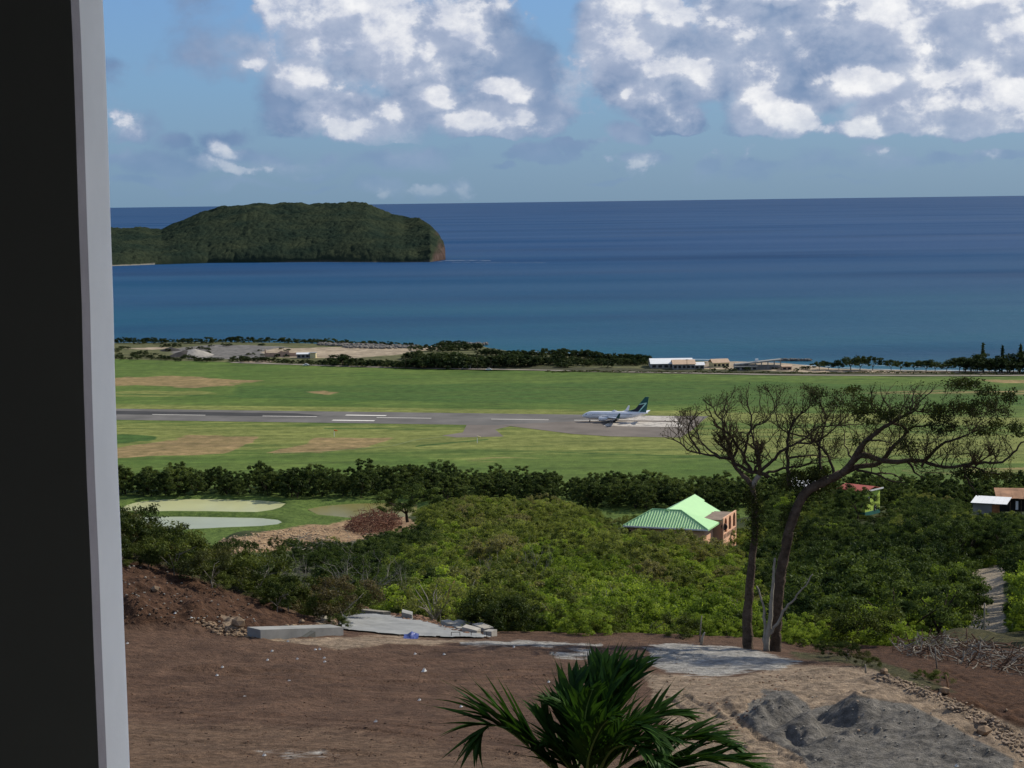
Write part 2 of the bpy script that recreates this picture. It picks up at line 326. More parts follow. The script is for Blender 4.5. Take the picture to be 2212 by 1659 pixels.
# ------------------------------------------------------------------ terrain
# profiles: column on the grid -> (distance, value); value > 250 is the row the ground shows at, else its height
COLS = [
 (-1200, [(10,106),(20,103),(40,97),(60,91),(95,88),(103,90),(120,91),(200,80),(400,30),(560,2),(600,0),(1700,0)]),
 (240, [(10,104),(20,100),(40,94.8),(60,1662),(80,1520),(94,1392),(97,1362),(101,1270),(105,1236),(112,1205),(122,1175),(135,84),(160,76),(250,52),(400,20),(560,1),(590,0),(1700,0)]),
 (480, [(10,104),(20,100),(40,94.8),(60,1662),(80,1520),(95,1392),(99,1372),(103,1325),(108,1285),(113,1262),(125,82),(150,74),(200,66.5),(240,1208),(290,1172),(340,1150),(400,34),(500,10),(570,0),(1700,0)]),
 (620, [(10,104),(20,100),(40,94.8),(60,1662),(80,1520),(95,1396),(101,1368),(106,1345),(112,1325),(120,81),(150,72),(200,65),(250,1205),(300,1180),(350,1150),(400,36),(500,12),(570,0),(1700,0)]),
 (760, [(10,104),(20,100),(40,94.8),(60,1662),(80,1520),(97,1392),(101,1378),(108,1358),(118,1332),(126,1318),(131,1302),(150,73.5),(200,64.5),(300,1190),(360,1142),(420,36),(520,12),(600,0),(1700,0)]),
 (900, [(10,104),(20,100),(40,94.8),(60,1662),(80,1520),(98,1392),(103,1378),(110,1360),(117,1344),(121,1334),(135,76),(200,63),(300,50),(360,1130),(420,38),(520,14),(620,0),(1700,0)]),
 (1060, [(10,104),(20,100),(40,94.8),(60,1662),(80,1515),(98,1396),(104,1382),(108,1374),(113,1366),(118,80),(130,75),(200,62),(300,49),(400,38),(460,29),(540,12),(630,0),(1700,0)]),
 (1350, [(10,104),(20,100),(40,94.8),(60,1662),(80,1508),(98,1406),(105,1391),(112,82.6),(130,75),(200,60),(300,50.5),(345,48),(400,36),(500,14),(620,0),(1700,0)]),
 (1620, [(10,104),(20,100),(40,94.8),(60,1662),(80,1500),(96,1420),(106,1402),(112,82.2),(130,72),(200,56),(300,44),(400,36),(470,28),(560,8),(640,0),(1700,0)]),
 (1760, [(10,104),(20,100),(40,94.8),(60,1662),(72,1560),(84,1470),(92,1440),(100,1424),(108,1410),(115,81),(130,73),(200,57),(300,43),(400,33),(470,28),(560,10),(640,0),(1700,0)]),
 (1900, [(10,104),(20,100),(40,94.8),(60,1662),(68,1580),(78,1500),(85,1458),(88,86.0),(94,1436),(104,1410),(112,1396),(118,80),(135,72),(200,58.5),(350,40),(400,33.5),(470,30),(560,8),(640,0),(1700,0)]),
 (2060, [(10,104),(20,100),(40,94.8),(60,1664),(66,1600),(73,1545),(78,1520),(82,86.3),(92,1450),(104,1414),(112,1398),(120,1390),(126,79),(140,74.8),(160,72),(200,65),(300,52),(350,46.5),(420,36),(560,8),(640,0),(1700,0)]),
 (2220, [(10,104),(20,100),(40,94.8),(58,1680),(64,1630),(70,1595),(74,87.0),(84,1505),(96,1445),(108,1412),(122,1390),(135,1378),(150,74.2),(170,71),(200,67),(300,52.5),(350,47),(420,38),(560,8),(640,0),(1700,0)]),
 (3500, [(10,105),(20,102),(40,97),(60,92),(100,88),(200,76),(350,60),(560,20),(700,3),(760,0),(1700,0)])]
LD = np.concatenate([np.arange(8, 56, 1.), np.arange(56, 140, .4), np.arange(140, 700, 3.), np.arange(700, 2100, 12.)])
cu, cz = [], []
for x, pr in COLS:
    u = (x + 13 - W2) / F
    cu.append(u); ds = [p[0] for p in pr]; zs = []
    for d_, v in pr:
        zs.append(float(at(x, v, d_)[2]) if v > 250 else float(v))
    cz.append(np.interp(LD, ds, zs))
cu = np.array(cu); cz = np.array(cz)
LU = np.concatenate([np.arange(-.62, -.3, .02), np.arange(-.3, .32, .004), np.arange(.32, .64, .02)])
TZ = np.zeros((len(LU), len(LD)))
for i, u in enumerate(LU):
    k = np.clip(np.searchsorted(cu, u) - 1, 0, len(cu) - 2); t = np.clip((u - cu[k]) / (cu[k + 1] - cu[k]), 0, 1)
    TZ[i] = cz[k] * (1 - t) + cz[k + 1] * t
ker = np.array([1, 2, 3, 2, 1.]); ker /= ker.sum()
TZ = np.apply_along_axis(lambda r: np.convolve(np.pad(r, 2, 'edge'), ker, 'valid'), 0, TZ)
TZ = np.apply_along_axis(lambda r: np.convolve(np.pad(r, 2, 'edge'), ker, 'valid'), 1, TZ)
def Zbase(X, Y):
    X = np.asarray(X, float); Y = np.maximum(np.asarray(Y, float), 8.)
    u = np.clip(X / Y, LU[0], LU[-1] - 1e-6); i = np.clip(np.searchsorted(LU, u, 'right') - 1, 0, len(LU) - 2)
    d_ = np.clip(Y, LD[0], LD[-1] - 1e-6); j = np.clip(np.searchsorted(LD, d_, 'right') - 1, 0, len(LD) - 2)
    a = (u - LU[i]) / (LU[i + 1] - LU[i]); b = (d_ - LD[j]) / (LD[j + 1] - LD[j])
    return (TZ[i, j] * (1 - a) + TZ[i + 1, j] * a) * (1 - b) + (TZ[i, j + 1] * (1 - a) + TZ[i + 1, j + 1] * a) * b
PONDS = [[(258,1103),(272,1092),(300,1084),(350,1079),(450,1078),(560,1081),(600,1084),(616,1088),(604,1096),(580,1103),(550,1107),(450,1107),(330,1106)],
         [(150,1118),(400,1116),(560,1119),(598,1123),(608,1128),(596,1133),(560,1137),(500,1139),(400,1144),(330,1143),(150,1138)],
         [(664,1100),(700,1093),(760,1088),(870,1086),(900,1090),(900,1124),(850,1124),(760,1119),(690,1112)]]
PONDW = [[tuple(ong(x, y, -.25)[:2]) for x, y in p] for p in PONDS]
SHORE = [(-900,742),(240,740),(500,738),(700,742),(880,748),(960,746),(1040,741),(1050,750),(1100,758),(1200,763),(1400,776),(1600,780),(1700,784),(1800,795),(1950,799),(2212,801),(3300,801)]
shu, shd = [], []
for x, y in SHORE:
    p = ong(x, y); shu.append(p[0] / p[1]); shd.append(p[1])
# earth heaps, ruts and the cut at the right of the site: (x, y, distance, rx, ry, height)
HEAPS = [(1690,1530,72,1.2,1.9,.75),(1745,1560,69,1.3,1.6,.5),(1850,1535,72,1.5,2.2,.85),(1960,1560,70,2.6,2.2,.55),(2060,1600,67,2.3,1.8,.5),(2150,1640,64,2.0,1.6,.4),(1905,1590,68,1.1,1.,.35),(1800,1630,66,1.,.9,.25),(1640,1545,71,.8,2.2,.45),
         (1650,1590,67.5,.55,2.6,-.45),(1795,1590,68,.7,2.4,-.7),(1720,1600,66.5,.8,2.,-.4),(1925,1470,83,2.2,1.2,.35),(2010,1505,79,2.0,1.1,.45),(2110,1550,74,2.0,1.,.5),(2190,1590,71,1.8,1.,.55),(1780,1455,86,2.4,1.6,.35),
         (525,1352,100,1.3,1.6,.45),(700,1350,102,1.1,1.4,.35),(430,1325,101,1.2,1.6,.5),(300,1330,99,1.6,1.5,.4),(460,1455,88,2.6,.8,.25),(1600,1500,76,1.5,2.5,.25)]
HP = [(at(x, y, d_), rx, ry, h) for x, y, d_, rx, ry, h in HEAPS]
RUTS = [([(1440,1480,79),(1520,1560,71),(1600,1640,64)], .16, .13), ([(1475,1468,80),(1560,1540,72.5),(1650,1625,65.5)], .16, .13), ([(1560,1500,76),(1600,1560,70.5),(1680,1640,65),(1760,1690,61)], .2, .16), ([(1600,1480,78),(1640,1540,72),(1740,1620,66)], .16, .12),
        ([(1540,1470,80),(1640,1440,84),(1800,1450,84)], .15, .09), ([(1400,1520,74),(1420,1600,67),(1400,1680,61)], .15, .09), ([(300,1500,80),(600,1540,76),(1000,1600,69),(1300,1680,62)], .15, .08), ([(280,1525,78),(580,1565,73.5),(960,1628,67),(1200,1690,61)], .15, .08),
        ([(400,1440,89),(800,1450,87),(1200,1430,90)], .14, .07), ([(420,1455,87),(820,1467,85),(1220,1446,88)], .14, .07), ([(260,1600,69),(500,1620,67),(800,1670,63)], .16, .08), ([(2000,1440,96),(2100,1480,88),(2212,1560,78)], .14, .07)]
def _crv(p):
    p = np.array([at(*q)[:2] for q in p]); t = np.linspace(0, 1, 10); k = np.linspace(0, 1, len(p)); P_ = np.stack([np.interp(t, k, p[:, i]) for i in (0, 1)], 1); P_[1:-1] = (P_[:-2] + 2 * P_[1:-1] + P_[2:]) / 4; return P_
RUTC = [(_crv(p), w, h) for p, w, h in RUTS]
def ruts(X, Y):
    z = np.zeros_like(X)
    for P_, w, h in RUTC:
        x0, y0 = P_.min(0) - 1; x1, y1 = P_.max(0) + 1; m_ = (X > x0) & (X < x1) & (Y > y0) & (Y < y1)
        if not m_.any(): continue
        x, y = X[m_], Y[m_]; dist = np.full(x.shape, 9.); al = np.zeros(x.shape); acc = 0
        for a, b in zip(P_[:-1], P_[1:]):
            e = b - a; L = np.hypot(*e); t = np.clip(((x - a[0]) * e[0] + (y - a[1]) * e[1]) / (L * L), 0, 1); q = np.hypot(x - a[0] - t * e[0], y - a[1] - t * e[1]); c = q < dist; dist = np.where(c, q, dist); al = np.where(c, acc + t * L, al); acc += L
        dist = dist + .05 * fbm(x, y, .5, 2, 91)
        prof = -h * np.clip(1 - dist / w, 0, 1) ** .7 * (1 + .35 * np.sin(al * 22)) + h * .7 * np.clip(1 - np.abs(dist - w * 1.7) / (w * .8), 0, 1)
        z[m_] += prof * (.4 + .6 * np.clip(fbm(x, y, 2.5, 2, 92) * 2 + .6, 0, 1))
    return z
def Zt(X, Y, detail=True):
    X = np.asarray(X, float); Y = np.asarray(Y, float); z = Zbase(X, Y)
    for p, rx, ry, h in HP:
        q = np.sqrt(((X - p[0]) / rx) ** 2 + ((Y - p[1]) / ry) ** 2)
        z = z + h * np.clip(1 - q, 0, 1) ** (1.0 if h > 0 else 1.3) * (1 if h < 0 else 1.35)
    near = np.clip((135 - Y) / 20, 0, 1); mid = np.clip((600 - Y) / 80, 0, 1) * (1 - near)
    if detail:
        rugged = .45 + 1.1 * np.clip((X / Y - .08) / .05, 0, 1) * np.clip((86 - Y) / 8, 0, 1) + 1.8 * np.clip((Y - 96) / 3, 0, 1) * np.clip((-.1 - X / Y) / .03, 0, 1)
        z = z + near * (rugged * (.17 * fbm(X, Y, 1.3, 5, 3, .66) + .06 * fbm(X, Y, .4, 3, 9)) + .16 * fbm(X, Y, 5, 4, 5) + .06 * fbm(X * .7, Y, 1.0, 3, 8))
        z = z + mid * (1.6 * fbm(X, Y, 30, 4, 11))
    if (Y < 100).any(): z = z + ruts(X, Y)
    flat = np.clip((Y - 600) / 40, 0, 1)
    for pw in PONDW:
        m_ = (np.abs(X - pw[3][0]) < 220) & (Y > 560) & (Y < 760)
        if m_.any():
            s_ = np.full(X.shape, -50.); s_[m_] = sdf(X[m_], Y[m_], pw)
            z = z - np.clip(s_ / 2.5 + .4, 0, 1) * 1.1 + np.clip(1 - np.abs(s_ + 4.5) / 4, 0, 1) * .55
    sh = np.interp(X / Y, shu, shd); q = Y - sh
    z = z + flat * (np.clip((Y - (sh - 190)) / 60, 0, 1) * (1.2 + .7 * fbm(X, Y, 60, 3, 21)) * np.clip(-q / 25, 0, 1)) - np.clip((q + 6) / 30, 0, 1) * 5
    return z
def Z1(x, y): return float(Zt(np.array([x]), np.array([y]))[0])
_DS = np.concatenate([np.arange(30, 140, .5), np.arange(140, 700, 1.5), np.arange(700, 1700, 4.)])
def hit(px, py, dmin=30, dmax=1700):        # where the line of sight first meets the ground
    ds = _DS[_DS >= dmin]; r = ray(px, py); r = r / r[1]
    m_ = CAMH + r[2] * ds < Zbase(r[0] * ds, ds) + .9; k = int(np.argmax(m_)) if m_.any() else len(ds) - 1
    d0 = ds[max(k - 2, 0)]; d1 = d0 + (10 if d0 < 140 else 60); dd = np.linspace(d0, d1, 90); T = Zt(r[0] * dd, dd)
    q = CAMH + r[2] * dd < T
    if not q.any(): dd = np.linspace(d1, d1 + 60, 90); T = Zt(r[0] * dd, dd); q = CAMH + r[2] * dd < T
    k = int(np.argmax(q)) if q.any() else 0
    return np.array((r[0] * dd[k], dd[k], T[k]))

def grid_patch(name, us, ds, kindmat, label=None, attrs=None, keep=None, dz=0, smooth=True):
    U, D_ = np.meshgrid(us, ds, indexing='ij'); Y = D_.ravel(); X = U.ravel() * Y; Z = Zt(X, Y) + dz
    nu, nd = len(us), len(ds); idx = np.arange(nu * nd).reshape(nu, nd)
    Fc = np.stack([idx[:-1, :-1], idx[1:, :-1], idx[1:, 1:], idx[:-1, 1:]], -1).reshape(-1, 4)
    px, py = proj(X, Y, Z)
    if keep is not None:
        kv = keep(px, py, X, Y); Fc = Fc[kv[Fc].all(1)]
    V = np.stack([X, Y, Z], 1)
    used = np.unique(Fc); remap = np.full(len(V), -1); remap[used] = np.arange(len(used))
    me = mesh_np(name, V[used], remap[Fc], smooth)
    if attrs: 
        for an, fn in attrs.items(): vcol(me, an, fn(px[used], py[used], X[used], Y[used]))
    o = link(name, me, kindmat); tag(o, kind='structure')
    if label: tag(o, label)
    return o
# soil-type maps of the building plot, with some shade painted on the left bank
def soilA(px, py, X, Y):
    n = fbm(X, Y, 2.2, 4, 31) * 14
    px_, py_ = px + n * 1.4, py + n * .5
    grey = np.maximum(soft(px_, py_, [(1395,1402),(1480,1390),(1600,1399),(1725,1428),(1690,1446),(1600,1452),(1540,1464),(1440,1452),(1400,1432)], 10), .62 * soft(px_, py_, [(1165,1400),(1280,1396),(1300,1425),(1200,1428)], 12))
    grey = np.maximum(grey, .8 * soft(px_, py_, [(1000,1388),(1120,1384),(1300,1390),(1300,1398),(1000,1396)], 5))
    grey = np.maximum(grey, .42 * soft(px_, py_, [(500,1610),(700,1612),(760,1640),(620,1650)], 14))
    tan = soft(px_, py_, [(1380,1452),(1560,1466),(1700,1436),(1880,1440),(1960,1472),(2080,1520),(2230,1580),(2230,1800),(1420,1800),(1440,1560)], 12)
    tan = np.maximum(tan, .8 * soft(px_, py_, [(560,1378),(780,1372),(1080,1382),(1000,1392),(700,1400)], 6))
    tan = np.maximum(tan, .9 * soft(px_, py_, [(478,1330),(520,1335),(545,1372),(500,1368)], 8)); tan = np.maximum(tan, .9 * soft(px_, py_, [(682,1335),(720,1340),(735,1362),(700,1362)], 8))
    spoil = soft(px_, py_, [(1590,1545),(1620,1520),(1655,1492),(1705,1492),(1760,1535),(1850,1502),(1960,1520),(2060,1570),(2190,1640),(2230,1800),(1830,1800),(1740,1640),(1650,1590)], 10)
    veg = np.clip((Y - 112) / 6, 0, 1) * (np.clip((px - 740) / 60, 0, 1)) 
    veg = np.maximum(veg, soft(px_, py_, [(0,1100),(420,1150),(560,1215),(700,1290),(745,1330),(640,1320),(480,1270),(330,1215),(0,1170)], 14))
    veg = np.maximum(veg, .75 * soft(px_, py_, [(1720,1408),(1860,1415),(1960,1445),(2080,1500),(2000,1490),(1860,1440),(1700,1420)], 8))
    return np.stack([grey, tan, spoil, veg], 1)
def soilB(px, py, X, Y):
    n = fbm(X, Y, 3., 4, 37) * 14; px_, py_ = px + n, py + n * .5
    dark = soft(px_, py_, [(0,1190),(330,1205),(480,1265),(700,1350),(560,1366),(380,1345),(260,1352),(0,1370)], 12)  # dark soil of the left bank, deepened to stand in for its shade
    dark = np.maximum(dark, soft(px_, py_, [(1700,1400),(2000,1390),(2230,1395),(2230,1575),(2090,1525),(1960,1470),(1850,1440)], 10))
    ochre = .8 * soft(px_, py_, [(260,1550),(700,1560),(1000,1610),(1500,1640),(1500,1800),(200,1800)], 40)
    return np.stack([dark, ochre, dark * 0], 1)
M['plot'] = ground_mat('plot_soil', ((.084, .050, .034), (.145, .090, .060)), [
    ('soilB', 1, (.125, .080, .052), (.172, .115, .077), .9), ('soilB', 0, (.050, .027, .018), (.105, .058, .034), .9),
    ('soilA', 1, (.20, .15, .105), (.33, .255, .18), .9), ('soilA', 2, (.105, .100, .090), (.195, .182, .160), .6),
    ('soilA', 0, (.22, .21, .19), (.38, .37, .34), 1.3), ('soilA', 3, (.036, .040, .018), (.088, .080, .038), 1.1)],
    (.30, 2.3, 1.0, (.7, 1.15, 1)), (3.2, 1., .30), 1.4)
US1 = np.concatenate([np.arange(-.6, -.3, .03), np.arange(-.3, .3, .0012), np.arange(.3, .62, .03)])
DS1 = np.concatenate([np.arange(8, 58, 2.), np.arange(58, 112, .16), np.arange(112, 135.1, .7), [136.]])
grid_patch('building_plot', US1, DS1, M['plot'], 'bare brown levelled earth of the building plot on the hilltop', {'soilA': soilA, 'soilB': soilB})
# hillside and lowland between the plot and the airfield
def hillA(px, py, X, Y):
    n = fbm(X, Y, 9., 4, 41) * 12; px_, py_ = px + n, py + n * .5
    tan = soft(px_, py_, [(455,1180),(480,1165),(560,1155),(620,1140),(700,1132),(880,1112),(900,1140),(800,1160),(700,1180),(560,1195),(480,1200)], 8)
    path = soft(px_, py_, [(2085,1240),(2130,1210),(2175,1230),(2170,1300),(2180,1420),(2080,1400),(2100,1330)], 9)
    low = np.clip((Y - 545) / 30, 0, 1)
    return np.stack([tan, path, low, low * 0], 1)
M['hill'] = ground_mat('hillside_scrub', ((.028, .040, .014), (.065, .080, .026)), [('soilA', 2, (.060, .105, .022), (.115, .165, .038), .5), ('soilA', 0, (.20, .12, .07), (.40, .28, .16), .9), ('soilA', 1, (.22, .19, .14), (.38, .32, .24), .6)],
    (.12, .5, .3, (1, 1, 1)), (1.2, 1., .5))
grid_patch('hillside', np.concatenate([np.arange(-.6, -.3, .03), np.arange(-.3, .3, .003), np.arange(.3, .62, .03)]), np.concatenate([np.arange(136, 560, 3.), np.arange(560, 720.1, 1.6)]), M['hill'], None, {'soilA': hillA})
# airfield grass and coast
def fieldA(px, py, X, Y):
    n = fbm(X, Y, 22., 5, 51, .6); n2 = fbm(X, Y, 70., 3, 57); n3 = fbm(X, Y * .6, 14., 4, 58, .6); px_, py_ = px + n * 34 + n2 * 34, py + n * 3.2 + n3 * 2.4
    S = 3.
    dry = soft(px_, py_, [(100,820),(330,814),(430,814),(560,822),(500,834),(420,838),(300,833),(100,838)], 9, S)
    dry = np.maximum(dry, .9 * soft(px_, py_, [(652,846),(700,844),(745,848),(700,852)], 6, S))
    dry = np.maximum(dry, soft(px_, py_, [(180,985),(256,972),(330,951),(400,940),(550,943),(510,960),(465,978),(350,984),(180,995)], 9, S))
    dry = np.maximum(dry, soft(px_, py_, [(575,978),(640,960),(690,946),(860,946),(800,964),(700,978)], 9, S))
    dry = np.maximum(dry, .34 * soft(px_, py_, [(975,995),(1050,982),(1160,985),(1140,1003),(1000,1005)], 12, S))
    dry = np.maximum(dry, .5 * soft(px_, py_, [(1810,846),(2260,838),(2260,856),(1820,852)], 8, S))
    dry = np.maximum(dry, .42 * soft(px_, py_, [(1930,1012),(2260,1005),(2260,1024),(1950,1026)], 8, S))
    dry = np.maximum(dry, .8 * soft(px_, py_, [(2100,820),(2260,818),(2260,828),(2120,826)], 8, S))
    band = np.interp(px, [240, 1500, 2212], [888, 903, 915])
    pale = np.clip(1 - np.abs(py - (band - 6)) / 16, 0, 1) * .8 + np.clip(1 - np.abs(py - (band + 50)) / 75, 0, 1) * .78
    pale = np.maximum(pale, .8 * soft(px_, py_, [(240,846),(420,842),(480,850),(400,856),(240,858)], 10, S))
    lush = soft(px_, py_, [(150,940),(250,936),(325,942),(300,952),(250,958),(150,962)], 6, S)
    lush = np.maximum(lush, .55 * soft(px_, py_, [(500,832),(1500,820),(2260,835),(2260,880),(1500,880),(700,868),(480,862)], 14, S))
    for P_ in ([(250,851),(600,857),(1000,866),(1000,868),(600,859),(250,853)], [(700,925),(900,926),(900,928),(700,927)], [(1500,938),(1900,950),(1900,952),(1500,940)], [(900,963),(1060,948),(1060,950),(900,966)], [(1180,975),(1500,985),(1500,987),(1180,977)], [(1100,835),(1500,838),(1500,840),(1100,837)]):
        lush = np.maximum(lush, soft(px + n2 * 12, py + n2 * 2, P_, 2.5, 2.))
    return np.stack([dry, pale, lush, dry * 0], 1)
def coastA(px, py, X, Y):
    fe = np.interp(px, [0, 250, 500, 700, 1030, 1400, 1700, 2212], [772, 776, 783, 789, 799, 807, 812, 812])
    n = fbm(X, Y, 40., 4, 61) * 10; px_, py_ = px + n * 2, py + n * .25
    coast = np.clip((fe - py) / 2.5 + .3, 0, 1)
    grey = soft(px_, py_, [(380,752),(470,744),(620,750),(640,762),(540,776),(400,774),(360,762)], 10, 3)
    sand = soft(px_, py_, [(600,752),(760,748),(900,750),(930,745),(980,750),(860,764),(760,775),(600,772),(560,760)], 10, 3)
    sand = np.maximum(sand, soft(px_, py_, [(1520,776),(1600,778),(1720,786),(1840,795),(2260,801),(2260,808),(1750,804),(1520,796)], 5, 3))
    sand = np.maximum(sand, .9 * soft(px_, py_, [(500,783),(560,776),(600,778),(560,786)], 6, 3))
    sand = np.maximum(sand, .7 * soft(px_, py_, [(240,752),(330,748),(400,752),(330,757)], 6, 3))
    scrub = coast * np.clip((py - (fe - 12)) / 3, 0, 1) * np.clip((px - 1000) / 200, 0, 1) 
    return np.stack([coast, grey * coast, sand * coast, scrub], 1)
M['field'] = ground_mat('airfield_grass', ((.060, .112, .020), (.110, .160, .034)), [
    ('fieldA', 1, (.135, .165, .038), (.190, .205, .060), 1.1), ('fieldA', 2, (.042, .092, .018), (.058, .110, .024), .7), ('fieldA', 0, (.185, .150, .060), (.285, .20, .098), 1.2),
    ('coastA', 0, (.075, .085, .035), (.12, .12, .055), .2), ('coastA', 3, (.045, .05, .028), (.075, .075, .04), .6), ('coastA', 1, (.10, .098, .09), (.20, .19, .175), 1.), ('coastA', 2, (.26, .21, .145), (.40, .33, .24), .9)],
    (.02, .16, .06, (.3, 1.6, 1)), (.5, .9, .5), 1.35)
grid_patch('airfield_grass', np.concatenate([np.arange(-.6, -.3, .03), np.arange(-.3, .3, .0022), np.arange(.3, .62, .03)]), np.concatenate([[720.], np.arange(723, 1560, 3.2), [1600, 1700.]]), M['field'], 'flat green and straw coloured grass of the airfield with the coast strip', {'fieldA': fieldA, 'coastA': coastA})

# ------------------------------------------------------------------ sea
def sea():
    rr = np.concatenate([np.arange(1050, 5000, 130.), np.geomspace(5000, 420000, 40)]); aa = np.linspace(R(-75), R(75), 90)
    A, Q = np.meshgrid(aa, rr, indexing='ij'); X = np.sin(A) * Q; Y = np.cos(A) * Q
    V = np.stack([X.ravel(), Y.ravel(), np.full(X.size, -1.6)], 1); idx = np.arange(X.size).reshape(X.shape)
    Fc = np.stack([idx[:-1, :-1], idx[:-1, 1:], idx[1:, 1:], idx[1:, :-1]], -1).reshape(-1, 4)
    m_ = bpy.data.materials.new('sea_water'); m_.use_nodes = True; t = m_.node_tree; N = NT(t)
    b = t.nodes['Principled BSDF']; P = t.nodes.new('ShaderNodeTexCoord').outputs['Object']
    s_ = t.nodes.new('ShaderNodeSeparateXYZ'); N.l(P, s_.inputs[0])
    big = N.noise(N.vm('MULTIPLY', P, (.35, 1, 1)), .0011, 5, .55); med = N.noise(N.vm('MULTIPLY', P, (.25, 1, 1)), .006, 6, .6)
    dist = N.m('MULTIPLY', s_.outputs[1], N.mr(big, .3, .7, .75, 1.3))
    c = N.ramp(N.mr(N.m('LOGARITHM', dist, 10.), 3.02, 4.4), [(0, (.06, .19, .21)), (.07, (.014, .100, .135)), (.22, (.005, .060, .122)), (.42, (.004, .046, .132)), (.7, (.008, .052, .138)), (1, (.008, .046, .125))])
    c = N.mix(N.mr(med, .35, .7, 0, .5), c, (.010, .052, .130))
    c = N.mix(N.mr(N.noise(N.vm('MULTIPLY', P, (.4, 1, 1)), .0022, 4, .5), .52, .68, 0, .5), c, (.004, .026, .075))  # darker blue patches: cloud shadows painted into the water colour
    N.l(c, b.inputs['Base Color'])
    b.inputs['Roughness'].default_value = .5; b.inputs['IOR'].default_value = 1.33; b.inputs['Specular IOR Level'].default_value = .34
    N.l(N.mr(N.noise(N.vm('MULTIPLY', P, (.2, 1, 1)), .0016, 5, .6), .36, .66, .04, .26), b.inputs['Specular IOR Level'])
    bp = t.nodes.new('ShaderNodeBump'); bp.inputs['Strength'].default_value = 1; bp.inputs['Distance'].default_value = 2.0
    N.l(N.noise(N.vm('MULTIPLY', P, (.45, 1, 1)), .14, 7, .65), bp.inputs['Height']); N.l(bp.outputs[0], b.inputs['Normal'])
    tag(link('sea', mesh_np('sea', V, Fc, True), m_), kind='structure')
sea()

